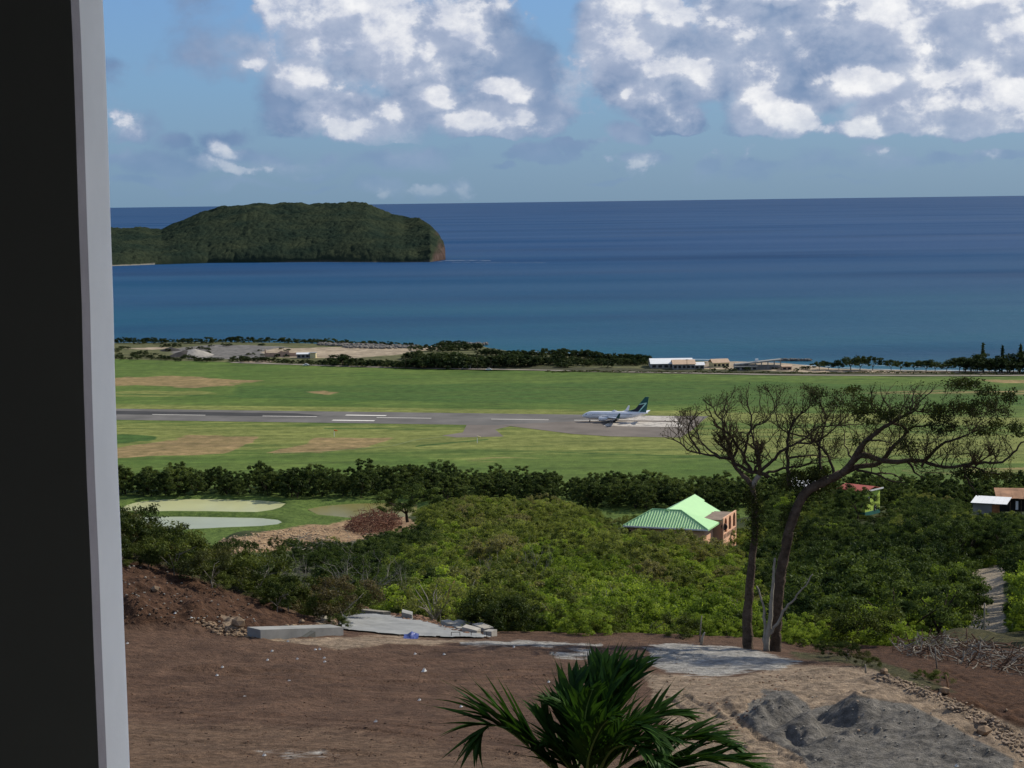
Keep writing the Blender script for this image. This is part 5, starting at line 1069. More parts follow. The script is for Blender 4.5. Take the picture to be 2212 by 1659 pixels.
# ------------------------------------------------------------------ airliner
def airliner():
    c = ong(1274, 911); ax = math.radians(-11.2); Xa = Vector((math.cos(ax), math.sin(ax), 0))
    o0 = Vector(c) - Xa * 3.9; e = empty('airliner', (o0.x, o0.y, .1), ax); tag(e, 'white twin engined passenger jet with a dark teal tail standing on the runway', 'airplane')
    wh = mat('aircraft_white', (.74, .75, .77), .3, .5, .3, None, var=.03); grey = mat('aircraft_grey', (.34, .37, .42), .35, .5, .3, None, var=.05)
    teal = mat('tail_teal', (.006, .075, .078), .35, .5, .3, None, var=.06); navy = mat('tail_navy', (.006, .012, .035), .35, .5, .3, None, var=.05); ink = mat('aircraft_lettering', (.02, .05, .12), .4, .4, 1, None, var=.02)
    mint = mat('tail_stripe', (.35, .62, .55), .4, .4, 1, None, var=.03)
    st = [(0, .08, 2.75), (.35, .50, 2.8), (.9, .88, 2.88), (1.7, 1.22, 2.98), (2.6, 1.52, 3.12), (3.6, 1.76, 3.22), (5, 1.93, 3.28), (7, 1.98, 3.3), (12, 1.98, 3.3), (18, 1.98, 3.3), (21.5, 1.96, 3.32), (24, 1.75, 3.5), (26.5, 1.42, 3.78), (29, 1.0, 4.1), (31.3, .58, 4.35), (33, .22, 4.5)]
    n = 28; V = []; Fc = []
    for x, r, z in st:
        for k in range(n): a = 2 * math.pi * k / n; V.append((x, math.cos(a) * r * .97, z + math.sin(a) * r))
    for i in range(len(st) - 1):
        for k in range(n): Fc.append((i * n + k, i * n + (k + 1) % n, (i + 1) * n + (k + 1) % n, (i + 1) * n + k))
    me = bpy.data.meshes.new('fuselage'); me.from_pydata(V, [], Fc); me.polygons.foreach_set('use_smooth', [True] * len(Fc)); me.update(); link('fuselage', me, wh, e)
    mb = MB()
    for (xa, xb, za, zb) in ((1.75, 2.5, 3.45, 3.95), (2.55, 3.05, 3.62, 4.1)):
        for s_ in (-1, 1): mb.face([(xa, s_ * 1.12, za), (xb, s_ * 1.42, za + .05), (xb + .1, s_ * 1.18, zb + .15), (xa + .3, s_ * .86, zb)])
    mb.face([(1.28, -.72, 3.6), (1.28, .72, 3.6), (2.0, .8, 4.12), (2.0, -.8, 4.12)]); mb.build('cockpit_window', navy, e)
    for s_ in (-1, 1):
        for k in range(36):
            x = 5.6 + k * .56; mb = MB(); y = s_ * (1.98 * .97 * math.cos(.26) + .01); mb.box((x, y, 3.3 + 1.98 * math.sin(.26)), (.24, .03, .34)); mb.build('window', navy, e)
    for s_ in (-1, 1):
        for x in (4.6, 24.2): mb = MB(); yy = 1.9 if x < 10 else 1.68; mb.box((x, s_ * (yy - .02), 3.3 + (0 if x < 10 else .2)), (.84, .06, 1.75)); mb.build('door', wh, e)
    def wing(nm, rx, tx, y0, y1, z0, z1, rc, tcx, th, m_, s_, parent=e):
        mb = MB(); prof = [(0, .0), (.08, .5), (.35, .6), (.7, .3), (1, 0), (.7, -.25), (.3, -.4), (.06, -.3)]
        A = [(rx + u * rc, s_ * y0, z0 + v * th * rc) for u, v in prof]; B = [(tx + u * tcx, s_ * y1, z1 + v * th * tcx) for u, v in prof]; k = len(prof)
        mb.v = A + B; mb.f = [tuple(range(k))[::-1], tuple(range(k, 2 * k))] + [(i, (i + 1) % k, k + (i + 1) % k, k + i) for i in range(k)]; mb.mi = [0] * len(mb.f); return mb.build(nm, m_, parent)
    for s_ in (-1, 1):
        wing('wing', 11.2, 19.2, 1.2, 16.9, 2.25, 3.75, 7.4, 1.9, .13, grey, s_)
        wing('winglet', 19.3, 20.9, 16.9, 17.6, 3.75, 6.2, 1.8, .75, .09, teal if s_ < 0 else wh, s_)
        wing('tailplane', 28.3, 32.0, .5, 7.1, 4.35, 5.1, 3.6, 1.35, .1, wh, s_)
        g_ = MB(); y = s_ * 4.9
        g_.tube([(9.2, y, 2.0), (9.5, y, 2.0), (10.6, y, 2.0), (12.3, y, 2.05), (13.6, y, 2.15)], [.92, 1.04, 1.1, .98, .62], 20, cap=True); eng = g_.build('engine', wh, e, smooth=False)
        g_ = MB(); g_.tube([(9.16, y, 2.0), (9.22, y, 2.0)], [.82, .82], 20); g_.build('intake', navy, eng); g_ = MB(); g_.box((12.4, y, 2.95), (3.2, .3, .6)); g_.build('pylon', grey, eng)
        for yy in (2.6, 3.2): g_ = MB(); g_.tube([(16.6, s_ * yy - .17, .55), (16.6, s_ * yy + .17, .55)], .55, 16); g_.build('wheel', M['dark'], e)
        g_ = MB(); g_.tube([(16.6, s_ * 2.9, .55), (16.4, s_ * 2.5, 2.2)], .16, 8); g_.build('gear_leg', grey, e)
    for yy in (-.25, .25): g_ = MB(); g_.tube([(3.9, yy - .1, .35), (3.9, yy + .1, .35)], .35, 14); g_.build('wheel', M['dark'], e)
    g_ = MB(); g_.tube([(3.9, 0, .35), (3.8, 0, 1.8)], .12, 8); g_.build('gear_leg', grey, e)
    g_ = MB(); g_.prism([(20.6, -.18, 5.2), (24.2, -.18, 5.25), (31.9, -.18, 4.6), (32.3, -.18, 6.0), (33.4, -.18, 12.45), (31.6, -.18, 12.5), (26.6, -.18, 6.5), (24.0, -.18, 5.75)], (0, 0, 0), (0, .36, 0)); fin = g_.build('tail_fin', teal, e)
    for y_, q in ((-.19, -.02), (.19, .02)):
        g_ = MB(); g_.prism([(24.3, y_, 5.35), (28.6, y_, 5.2), (31.6, y_, 9.0), (28.7, y_, 8.7), (26.8, y_, 6.5)], (0, 0, 0), (0, q, 0)); g_.build('navy_panel', navy, fin)
        g_ = MB(); g_.prism([(28.1, y_ + q, 5.1), (28.75, y_ + q, 5.1), (32.35, y_ + q, 9.2), (32.2, y_ + q, 9.7), (31.8, y_ + q, 9.5)], (0, 0, 0), (0, q, 0)); g_.prism([(28.5, y_ + q * 2.2, 8.55), (32.2, y_ + q * 2.2, 9.2), (32.3, y_ + q * 2.2, 9.75), (28.95, y_ + q * 2.2, 9.05)], (0, 0, 0), (0, q, 0)); g_.build('stripe', mint, fin)
    for s_ in (-1, 1):
        cv = bpy.data.curves.new('lettering', 'FONT'); cv.body = 'WESTJET'; cv.size = 1.45; cv.extrude = .01; tmp = bpy.data.objects.new('tmp', cv); me = bpy.data.meshes.new_from_object(tmp); bpy.data.objects.remove(tmp); bpy.data.curves.remove(cv)
        o = link('lettering', me, ink, e); off = .42; yy = 1.98 * .97 * math.cos(.55) + .03
        if s_ < 0: o.matrix_local = Matrix.Translation((5.6, -yy, 3.3 + 1.98 * math.sin(.30))) @ Matrix.Rotation(R(90 - 29), 4, 'X')
        else: o.matrix_local = Matrix.Translation((13.0, yy, 3.3 + 1.98 * math.sin(.30))) @ Matrix.Rotation(math.pi, 4, 'Z') @ Matrix.Rotation(R(90 - 29), 4, 'X')
        o.scale = (1.25, .62, 1)
    g_ = MB(); g_.tube([(15, 0, 5.25), (16.2, 0, 5.55), (18, 0, 5.25)], [.1, .4, .1], 8); g_.build('antenna_dome', wh, e)
airliner()

# ------------------------------------------------------------------ the two tall bare trees
Zx = lambda X, Y: (1426.4 + .35517 * X, 795.5 + .35517 * Y)
Tx = lambda X, Y: (1261.8 + .248 * X, 1042.4 + .248 * Y)
PXM = 105.5 / F
class Tree:
    def __init__(s, name, label, base, d0):
        s.d0 = d0; p = at(base[0], base[1], d0); s.o = Vector((p[0], p[1], Z1(p[0], p[1]) - .1)); s.e = empty(name, tuple(s.o)); tag(s.e, label, 'tree'); s.nodes = []; s.limbs = []
    def w(s, x, y, dd): p = at(x, y, s.d0 + dd); return Vector(p) - s.o
    def limb(s, name, pts, w0, w1, m_, dend=None, n=10, jit=.12, d0=None):
        """traced limb; it starts at the depth of whatever it grows from and swings to its own depth"""
        st = 0.
        if s.nodes:
            q = min(s.nodes, key=lambda t: (t[0] - pts[0][0]) ** 2 + (t[1] - pts[0][1]) ** 2); st = q[2]
            if math.hypot(q[0] - pts[0][0], q[1] - pts[0][1]) < 16: pts = [(q[0], q[1])] + list(pts)
        if dend is None: dend = st + random.uniform(-2.2, 2.2)
        P = []; N_ = len(pts)
        # smooth the trace
        X = np.array(pts, float); L = np.concatenate([[0], np.cumsum(np.hypot(*np.diff(X, axis=0).T) + 1e-6)]); tt = np.linspace(0, 1, max(6, int(L[-1] / 9)))
        xs, ys = np.interp(tt * L[-1], L, X[:, 0]), np.interp(tt * L[-1], L, X[:, 1])
        if len(xs) > 5:
            xs[1:-1] = (xs[:-2] + 2 * xs[1:-1] + xs[2:]) / 4; ys[1:-1] = (ys[:-2] + 2 * ys[1:-1] + ys[2:]) / 4
        rad = []
        for t, x, y in zip(tt, xs, ys):
            dd = st + (dend - st) * t; jj = 2.1 if w0 < 10 else .9; x += random.uniform(-jj, jj); y += random.uniform(-jj, jj)
            s.nodes.append((x, y, dd)); P.append(s.w(x, y, dd)); rad.append((.5 if w0 > 12 else .58) * (w0 + (w1 - w0) * t ** .8) * PXM * random.uniform(.93, 1.07))
        mb = MB(); mb.tube(P, rad, n, jit=jit * (1.6 if w0 > 12 else 1)); o = mb.build(name, m_, s.e, smooth=True); s.limbs.append((P, rad, w1)); return o
TA = Tree('bare_tree', 'slender bare tree with a forked crooked crown, left one of the tall pair', (1616, 1402), 105.5)
TA.limb('trunk', [(1616, 1410), (1616, 1402), (1615, 1365), (1614, 1328), (1618, 1290), (1619, 1266), (1624, 1220), (1626, 1196), (1630, 1165), (1631, 1142), (1631, 1110), (1629, 1080), (1625, 1050)], 25, 11, M['bark'], 0, 16)
def Z(*a): return [Zx(*p) for p in a]
TA.limb('limb', Z((562, 710), (540, 690), (500, 650), (470, 620), (445, 590), (438, 560)), 10, 7, M['bark'], .4)
TA.limb('limb', Z((562, 710), (585, 675), (600, 650)), 10, 9, M['barkpale'], -.2)
TA.limb('limb', Z((660, 665), (640, 640), (600, 640), (560, 633), (520, 612), (480, 590), (440, 568)), 8, 6, M['barkdark'], .2)
TA.limb('limb', Z((440, 560), (400, 548), (350, 540), (300, 525), (240, 515), (190, 500), (150, 490), (115, 460), (95, 435), (50, 430)), 6, 1.6, M['barkdark'], -2.5)
TA.limb('limb', Z((350, 540), (290, 490), (240, 440), (225, 400), (200, 370), (190, 330)), 4.5, 1.8, M['barkdark'], 1)
TA.limb('limb', Z((250, 515), (210, 460), (175, 410), (165, 370), (175, 330), (200, 300), (235, 280)), 4.5, 1.6, M['barkdark'], -1.5)
TA.limb('limb', Z((440, 570), (437, 540), (465, 500), (475, 470), (450, 440), (415, 390), (400, 360), (385, 330), (350, 290), (310, 230), (260, 190)), 6, 1.6, M['barkdark'], 1.8)
TA.limb('limb', Z((560, 620), (525, 585), (508, 545), (515, 500), (530, 460), (530, 420), (548, 370), (556, 320), (548, 270), (530, 200)), 7, 1.8, M['barkdark'], .6)
TA.limb('limb', Z((508, 545), (490, 500), (455, 450), (420, 415), (390, 370), (375, 320), (390, 270), (420, 230)), 5, 1.6, M['barkdark'], 2.4)
TA.limb('limb', Z((570, 615), (600, 570), (605, 520), (575, 475), (555, 420), (560, 350), (600, 340), (650, 330), (690, 250), (710, 200)), 5, 1.5, M['barkdark'], -2)
TA.limb('limb', Z((600, 628), (650, 590), (700, 545), (730, 510), (770, 480), (820, 462), (860, 448), (890, 465), (920, 465), (940, 430)), 7.5, 3, M['barkdark'], -1)
TA.limb('limb', Z((640, 635), (700, 622), (770, 605), (830, 600), (890, 585), (940, 570), (975, 575)), 6, 2.5, M['barkdark'], 1.2)
TA.limb('limb', Z((820, 462), (870, 440), (900, 410), (950, 360), (1000, 350), (1060, 345), (1140, 350), (1200, 338)), 4.5, 1.6, M['barkdark'], 2)
TA.limb('limb', Z((770, 480), (775, 420), (778, 380), (800, 330), (840, 300), (870, 250)), 5, 1.6, M['barkdark'], 0)
TB = Tree('leaning_tree', 'thicker bare tree leaning right with long level limbs and dark leaf clusters', (1675, 1403), 105.8)
TB.limb('trunk', [(1675, 1412), (1675, 1403), (1676, 1372), (1678, 1340), (1681, 1300), (1683, 1266), (1689, 1225), (1692, 1204), (1700, 1172), (1706, 1142), (1716, 1110), (1728, 1082), (1744, 1059), (1762, 1049), (1781, 1040.5), (1800, 1032), (1817, 1023)], 25, 19, M['bark'], -1.0, 16)
TB.limb('limb', Z((1100, 640), (1140, 605), (1170, 570), (1190, 530), (1215, 490), (1240, 450), (1280, 420), (1320, 390), (1370, 350), (1420, 322), (1480, 292)), 18, 6, M['bark'], -2.5, 12)
TB.limb('limb', Z((1180, 560), (1215, 525), (1250, 525), (1300, 548), (1350, 562), (1430, 570), (1500, 562), (1590, 560), (1640, 580), (1700, 600), (1770, 602), (1840, 592)), 14, 6, M['bark'], -4, 12)
TB.limb('limb', Z((1110, 640), (1180, 600), (1250, 592), (1310, 588), (1360, 560), (1390, 510), (1430, 460), (1480, 420), (1500, 390), (1490, 360), (1460, 345), (1420, 335)), 12, 5, M['bark'], -1, 12)
for pts_, w0, w1, de in (
    ([(1605, 565), (1640, 530), (1670, 490), (1720, 455), (1780, 435), (1840, 415), (1900, 390)], 8, 2, -6),
    ([(1840, 592), (1890, 585), (1940, 570), (2000, 572), (2060, 580), (2110, 555), (2150, 510), (2190, 465), (2240, 420)], 6, 2.5, -5),
    ([(1840, 592), (1900, 600), (1950, 625), (2000, 640), (2060, 640), (2130, 665)], 5, 1.6, -2),
    ([(1500, 385), (1540, 355), (1590, 352), (1640, 350), (1720, 340)], 5, 1.6, -3), ([(1500, 575), (1530, 600), (1555, 640), (1590, 670)], 6, 2, -3),
    ([(1190, 620), (1260, 630), (1320, 645), (1370, 675), (1430, 690), (1480, 700)], 6, 1.6, -3), ([(1330, 632), (1390, 636), (1440, 655), (1475, 690)], 4, 1.5, 0),
    ([(1845, 600), (1850, 650), (1880, 700), (1910, 740), (1935, 775)], 4.5, 1.5, -4), ([(1490, 440), (1500, 490), (1520, 530), (1540, 560)], 4.5, 2, -2),
    ([(1170, 570), (1150, 520), (1120, 470), (1110, 430), (1120, 380)], 4, 1.4, 1), ([(1480, 292), (1530, 260), (1545, 230), (1525, 190), (1545, 150), (1520, 110)], 4.5, 1.4, -1),
    ([(1415, 322), (1400, 270), (1380, 220), (1350, 170), (1340, 130)], 4, 1.3, -3), ([(1530, 260), (1570, 210), (1620, 170), (1665, 120)], 3.5, 1.2, -2),
    ([(1240, 450), (1290, 430), (1330, 440), (1380, 450), (1420, 470)], 4, 1.4, -4), ([(1600, 570), (1590, 600), (1600, 575)], 5, 3, -4), ([(1700, 600), (1720, 560), (1760, 520)], 3.5, 1.3, -5),
    ([(1940, 570), (1900, 620), (1860, 690), (1900, 700)], 3, 1.3, -3)):
    TB.limb('limb', Z(*pts_), w0, w1, M['barkdark'], de)
TB.limb('limb', Z((790, 720), (778, 640), (776, 560), (770, 480), (772, 420), (790, 360), (830, 300), (880, 260), (920, 220)), 9, 2, M['barkdark'], 0)
TB.limb('limb', Z((778, 545), (850, 540), (920, 525), (1000, 535), (1080, 548)), 5, 1.5, M['barkdark'], 2)
TB.limb('limb', Z((1050, 640), (1045, 580), (1025, 540), (990, 490), (950, 445), (900, 420), (830, 405), (770, 395), (735, 375), (705, 330), (700, 260)), 6, 2, M['barkdark'], 1.5)
TB.limb('limb', Z((980, 620), (972, 560), (965, 490), (972, 430), (995, 370), (1010, 300), (990, 240)), 6, 1.8, M['barkdark'], 2)
TB.limb('limb', Z((950, 445), (1000, 420), (1040, 380), (1100, 330), (1150, 270), (1170, 210)), 4, 1.4, M['barkdark'], 0)
topx, topy = [0, 60, 100, 180, 250, 400, 450, 900, 1100, 1300, 1450, 1600, 1750, 2000, 2212], [400, 250, 215, 215, 150, 130, 85, 80, 110, 75, 60, 65, 70, 60, 170]
def grow_twigs(T, prob, seed, ymax=640):
    rn = random.Random(seed); mb = MB(); tips = []
    def z8(p):
        a, b = proj(p.x + T.o.x, p.y + T.o.y, p.z + T.o.z); return (float(a) - 1426.4) / .35517, (float(b) - 795.5) / .35517
    def rec(p, d_, L, r, lev):
        pts = [p]; q = p; dd = d_; ns = 5
        for i in range(ns):
            dd = (dd + Vector((rn.gauss(0, .28), rn.gauss(0, .22), rn.gauss(.09, .22)))).normalized(); q2 = q + dd * L / ns
            X, Y = z8(q2)
            if Y < np.interp(X, topx, topy) + rn.uniform(0, 40) or Y > ymax or X > 2160: break
            q = q2; pts.append(q)
        if len(pts) < 2: return
        mb.tube(pts, [r * (1 - .6 * i / (len(pts) - 1)) for i in range(len(pts))], 3 if r < .012 else 4, cap=False)
        tips.append(pts[-1])
        if lev < 3:
            for i in range(1, len(pts)):
                for _ in range(2 if lev < 2 else 1):
                    if rn.random() < prob[lev]:
                        t = (pts[i] - pts[i - 1]).normalized(); sd_ = Vector((rn.gauss(0, 1), rn.gauss(0, .8), rn.gauss(.35, .6))).normalized()
                        rec(pts[i], (t * .75 + sd_ * .8).normalized(), L * rn.uniform(.4, .65), r * .55, lev + 1)
    for P, rad, w1 in T.limbs[1:]:
        for i in range(2, len(P)):
            fr = i / len(P)
            if rn.random() < .38 + .3 * fr:
                t = (P[i] - P[i - 1]).normalized(); sd_ = Vector((rn.gauss(0, .9), rn.gauss(0, .7), rn.gauss(.9, .6))).normalized()
                rec(P[i], (t * .5 + sd_ * .8).normalized(), rn.uniform(.7, 2.1), min(.03, rad[i] * .55 + .006), 1)
        rec(P[-1], (P[-1] - P[-2]).normalized(), rn.uniform(1.2, 2.2), max(.012, rad[-1]), 0)
    o = mb.build('twigs', M['twig'], T.e); o['kind'] = 'stuff'; return tips
tipA = grow_twigs(TA, (.8, .55, .4), 1); tipB = grow_twigs(TB, (.8, .5, .38), 2)
def leafbunch(T, pts, n, rad, ls, nm, m_, seed, fl=.6):
    g_ = np.random.default_rng(seed); P = np.array([[p.x, p.y, p.z] for p in pts]); k = g_.integers(0, len(P), n); v = g_.normal(size=(n, 3)) * rad * .5; v[:, 2] *= fl; C = P[k] + v
    a = g_.normal(size=(n, 3)); a /= np.linalg.norm(a, axis=1)[:, None]; b = np.cross(a, g_.normal(size=(n, 3))); b /= np.linalg.norm(b, axis=1)[:, None]; s_ = ls * g_.uniform(.5, 1.3, n)[:, None]
    me = mesh_np(nm, np.stack([C - a * s_, C - b * s_ * .45, C + a * s_, C + b * s_ * .45], 1).reshape(-1, 3), np.arange(n * 4).reshape(-1, 4)); at_ = me.attributes.new('tone', 'FLOAT', 'POINT'); at_.data.foreach_set('value', np.repeat(g_.uniform(0, 1, n), 4).astype(np.float32))
    return link(nm, me, m_, T.e)
# sparse buds on the twigs, dense dark clusters on the right hand tree
o = leafbunch(TA, tipA, 3800, .22, .05, 'sparse_leaves', M['leaf_tree'], 3); o['kind'] = 'stuff'
o = leafbunch(TB, tipB, 9000, .26, .055, 'sparse_leaves', M['leaf_tree'], 4); o['kind'] = 'stuff'
for q, (x, y, rx, ry, n) in enumerate([(1780, 290, 120, 80, 1500), (1700, 350, 70, 50, 500), (1950, 240, 90, 50, 1000), (1990, 170, 60, 60, 600), (1880, 95, 70, 30, 550), (1790, 95, 60, 25, 400), (2130, 175, 50, 35, 420), (2170, 385, 40, 35, 320), (2150, 345, 30, 25, 160), (1950, 385, 60, 35, 330), (2040, 360, 50, 60, 420), (2100, 260, 25, 40, 160),
        (1300, 270, 120, 70, 1000), (1200, 230, 100, 60, 700), (1000, 190, 120, 60, 600), (1170, 130, 40, 20, 220), (1660, 250, 60, 40, 300), (1500, 330, 60, 50, 260), (1180, 440, 30, 30, 110), (1880, 640, 120, 30, 700), (2050, 650, 90, 25, 500), (1500, 470, 60, 60, 260), (900, 650, 110, 35, 1500), (960, 625, 60, 30, 700), (800, 700, 60, 50, 900), (1460, 250, 60, 60, 250)]):
    rn = random.Random(q); C = []
    for _ in range(26):
        a = rn.uniform(0, 6.28); r_ = rn.uniform(.1, 1) ** .6; X, Y = Zx(x + rx * r_ * math.cos(a), y + ry * r_ * math.sin(a)); C.append(TB.w(X, Y, rn.uniform(-4.5, -1.5) if x > 1100 else rn.uniform(-1.5, 1.5)))
    o = leafbunch(TB, C, int(n * 1.25), .36, .08, 'leaf_cluster', M['leaf_tree'], 40 + q); o['kind'] = 'stuff'
TC = Tree('grey_sapling', 'thin pale grey forked sapling standing between the two tall bare trunks', Tx(1590, 1462), 104.6)
TC.limb('trunk', [Tx(*p) for p in ((1590, 1475), (1592, 1400), (1600, 1330), (1612, 1240), (1625, 1150), (1636, 1000), (1643, 880), (1652, 760), (1660, 660))], 12, 4, M['barkpale'], .3, 10)
TC.limb('limb', [Tx(*p) for p in ((1575, 1440), (1572, 1340), (1570, 1200), (1562, 1090), (1540, 1000), (1500, 900))], 8, 3, M['barkpale'], .8)
TC.limb('limb', [Tx(*p) for p in ((1612, 1340), (1650, 1270), (1710, 1190), (1740, 1110), (1790, 1060), (1880, 950), (1940, 870), (1995, 795))], 7, 2.2, M['barkpale'], -.6)
# vines climbing the trunks
for T, pts_ in ((TA, [(1631, 1150), (1634, 1120), (1630, 1095), (1625, 1075)]), (TB, [(1706, 1150), (1716, 1115), (1730, 1085), (1745, 1062), (1700, 1120), (1765, 1055), (1790, 1045)])):
    leafbunch(T, [T.w(x, y, -.2) for x, y in pts_ for _ in range(2)], 1300 if T is TA else 2400, .5, .09, 'creeper', M['leaf_tree'], 90, 1.6)
# snags and pale stems at the wood's edge
def snag(name, pts, w0, w1, d, m_, label, cat='tree'):
    p = at(pts[0][0], pts[0][1], d); e = tag(empty(name, tuple(p)), label, cat); mb = MB(); P = [Vector(at(x, y, d)) - Vector(p) for x, y in pts]; P[0].z -= .3
    mb.tube(P, [(w0 + (w1 - w0) * i / (len(P) - 1)) / 2 * d / F for i in range(len(P))], 8, jit=.2); mb.build('trunk', m_, e, smooth=True); return e
snag('broken_snag', [(1513, 1392), (1517, 1378), (1521, 1368), (1523, 1366)], 7, 2.5, 106, M['barkpale'], 'short broken pale stump at the plot edge left of the tall trees')
snag('broken_snag', [(1511, 1380), (1514, 1350), (1516, 1330)], 3.5, 2, 108, M['barkpale'], 'thin upright pale stick just behind the short broken stump', 'stick')
snag('slender_tree', [(967, 1316), (967, 1290), (972, 1270), (982, 1255)], 5, 3, 133, mat('ochre_bark', (.36, .22, .10), .9, .1, 2, None), 'ochre coloured small tree trunk at the edge of the olive wood', 'tree trunk')
snag('slender_tree', [(1079, 1350), (1081, 1330), (1090, 1315), (1095, 1308)], 5, 3, 120, M['barkpale'], 'white bent little trunk beside the end of the concrete road', 'tree trunk')
snag('slender_tree', [(1071, 1343), (1070, 1325), (1070, 1305)], 4, 2.5, 121, mat('tan_bark', (.28, .18, .10), .9, .1, 2, None), 'brown slender stem left of the white bent trunk', 'tree trunk')
snag('boundary_stake', [(2055, 1542), (2050, 1500), (2045, 1468), (2043, 1458)], 5, 4.5, 79, mat('stake_wood', (.20, .12, .07), .9, .1, 2, None), 'tall leaning wooden stake on the stony edge of the spoil', 'stake')
snag('boundary_stake', [(2024, 1432), (2021, 1412), (2020, 1398)], 3.5, 3, 93, M['barkpale'], 'short grey stake in front of the brushwood pile', 'stake')
snag('boundary_stake', [(1871, 1458), (1870, 1446), (1869, 1435)], 3.5, 3, 88, M['barkpale'], 'little pale stake by the dark bush on the spoil edge', 'stake')
snag('thin_pole', [(2125, 1394), (2126, 1350), (2127, 1303)], 4, 3.5, 128, M['barkpale'], 'tall thin grey pole by the path at the far right', 'pole')

# ------------------------------------------------------------------ concrete road, wall and rubble on the plot
ROAD = [(731,1324),(760,1318),(800,1321),(850,1328),(905,1338),(960,1350),(1020,1363),(1068,1376),(1000,1377.5),(900,1373),(800,1366),(735,1358)]
cr = grid_patch('concrete_road', np.arange(-.1, .0, .0012), np.arange(104, 136, .3), mat('road_concrete', (.235, .24, .235), .85, .2, .5, (2.5, .5, .04), var=.2), 'light grey concrete road ending at the plot edge', None, keep=lambda px, py, X, Y: sdf(px, py, ROAD) > 0, dz=.10)
def slab(name, a, b, w, h, m_, label, cat, rise=0):
    A, B = Vector(hit(*a)), Vector(hit(*b)); L = B - A; e = tag(empty(name, tuple(A)), label, cat) if label else None
    n_ = Vector((-L.y, L.x, 0)).normalized() * w; mb = MB(); z = Vector((0, 0, h)); O = Vector((0, 0, -.3)); mb.prism([O, L + O, L + z, z + Vector((0, 0, rise))], (0, 0, 0), n_); mb.build('slab', m_, e); return e
e = slab('concrete_wall', (563, 1379), (742, 1373), 1.1, .46, M['concrete'], 'low pale concrete retaining wall at the foot of the left earth bank', 'wall', 0)
mb = MB(); A, B = Vector(hit(563, 1379)), Vector(hit(742, 1373)); Lw = B - A; nn = Vector((Lw.y, -Lw.x, 0)).normalized()
mb.prism([Lw * .40 + Vector((0, 0, -.2)), Lw * .60 + Vector((0, 0, -.2)), Lw * .60 + Vector((0, 0, .34))], nn * .003, nn * .35); mb.build('ramp', mat('recess_shadow', (.13, .13, .115), .9, .1, 1, None), e)  # triangular shadow at the wall, put in as a dark coloured wedge
for i, (a, b, w, h, lb) in enumerate([((712, 1300), (770, 1306), .5, .30, 'long pale kerb beam lying along the far side of the concrete road'), ((772, 1309), (828, 1322), .5, .28, 'pale kerb beam continuing right of the first one'), ((722, 1290), (745, 1296), .4, .25, 'short pale beam end at the top left of the road'),
        ((835, 1320), (850, 1312), .4, .3, 'small upright slab leaning on dark rubble'), ((868, 1338), (890, 1340), .9, .35, 'grey squarish concrete block beside the road'), ((952, 1338), (990, 1352), .6, .16, 'long white broken slab on the rubble slope'),
        ((965, 1358), (1000, 1360), 1.2, .28, 'pale slab lying flat near the road end'), ((998, 1356), (1030, 1372), .7, .25, 'white tilted slab at the road end'), ((1020, 1352), (1046, 1366), .7, .22, 'upper white slab on the road end rubble'), ((1044, 1362), (1062, 1376), .6, .3, 'rightmost pale slab of the road end rubble')]):
    slab('concrete_slab', a, b, w, h, M['concrete'] if i in (4,) else M['barkpale'] if i in (0, 1, 2) else mat('pale_slab', (.34, .32, .28), .85, .2, 2, (5, .4, .02), var=.15), lb, 'slab', .12 * (i % 3))
def region_fn(poly, zf=0.03):
    xs = [p[0] for p in poly]; ys = [p[1] for p in poly]
    def f(r):
        for _ in range(30):
            x, y = r.uniform(min(xs), max(xs)), r.uniform(min(ys), max(ys))
            if sdf(np.array([x]), np.array([y]), poly)[0] > 0: break
        p = hit(x, y); return (p[0], p[1], p[2] + zf)
    return f
M['brickrub'] = mat('earth_rubble', (.17, .10, .065), .9, .1, 2, None, var=.4); M['edgestone'] = mat('edge_stone', (.29, .22, .155), .9, .1, 2, None, var=.35); M['tanrock'] = mat('tan_stone', (.24, .17, .11), .9, .1, 2, (8, .5, .02), var=.3); M['greyrock'] = mat('grey_stone', (.28, .26, .22), .9, .1, 2, None, var=.35); M['clod'] = mat('earth_clod', (.085, .055, .038), .95, .1, 3, None, var=.4)
rockfield('road_rubble', 'heap of earth and broken stone along the far edge of the concrete road', region_fn([(790,1300),(840,1305),(900,1325),(960,1345),(1020,1360),(960,1352),(880,1334),(800,1314)]), 240, .08, .3, M['brickrub'], 11)
rockfield('bank_stones', 'pale stones scattered over the left earth bank', region_fn([(262,1160),(360,1190),(520,1260),(560,1365),(420,1350),(330,1340),(262,1330)]), 120, .02, .09, M['greyrock'], 12)
rockfield('bank_clods', 'dark clods of earth on the left bank', region_fn([(262,1200),(360,1210),(500,1270),(560,1350),(420,1350),(262,1350)]), 200, .03, .10, M['clod'], 13)
rockfield('foot_rubble', 'tan rubble along the foot of the left bank', region_fn([(400,1335),(470,1350),(560,1370),(620,1352),(700,1350),(560,1380),(470,1372)]), 260, .04, .16, M['tanrock'], 14)
rockfield('edge_stones', 'tan stones along the broken edge of the spoil platform', region_fn([(1830,1440),(1900,1455),(1990,1480),(2080,1520),(2212,1590),(2212,1640),(2100,1560),(2000,1510),(1880,1462)]), 520, .02, .10, M['edgestone'], 15)
rockfield('spoil_stones', 'grey stones on the spoil heaps', region_fn([(1600,1520),(1850,1490),(2000,1540),(2212,1620),(2212,1655),(1760,1655)]), 160, .015, .06, M['greyrock'], 16)
rockfield('plot_stones', 'small stones and clods strewn over the brown plot', region_fn([(262,1400),(1500,1400),(1500,1655),(262,1655)]), 700, .012, .045, M['brickrub'], 17)
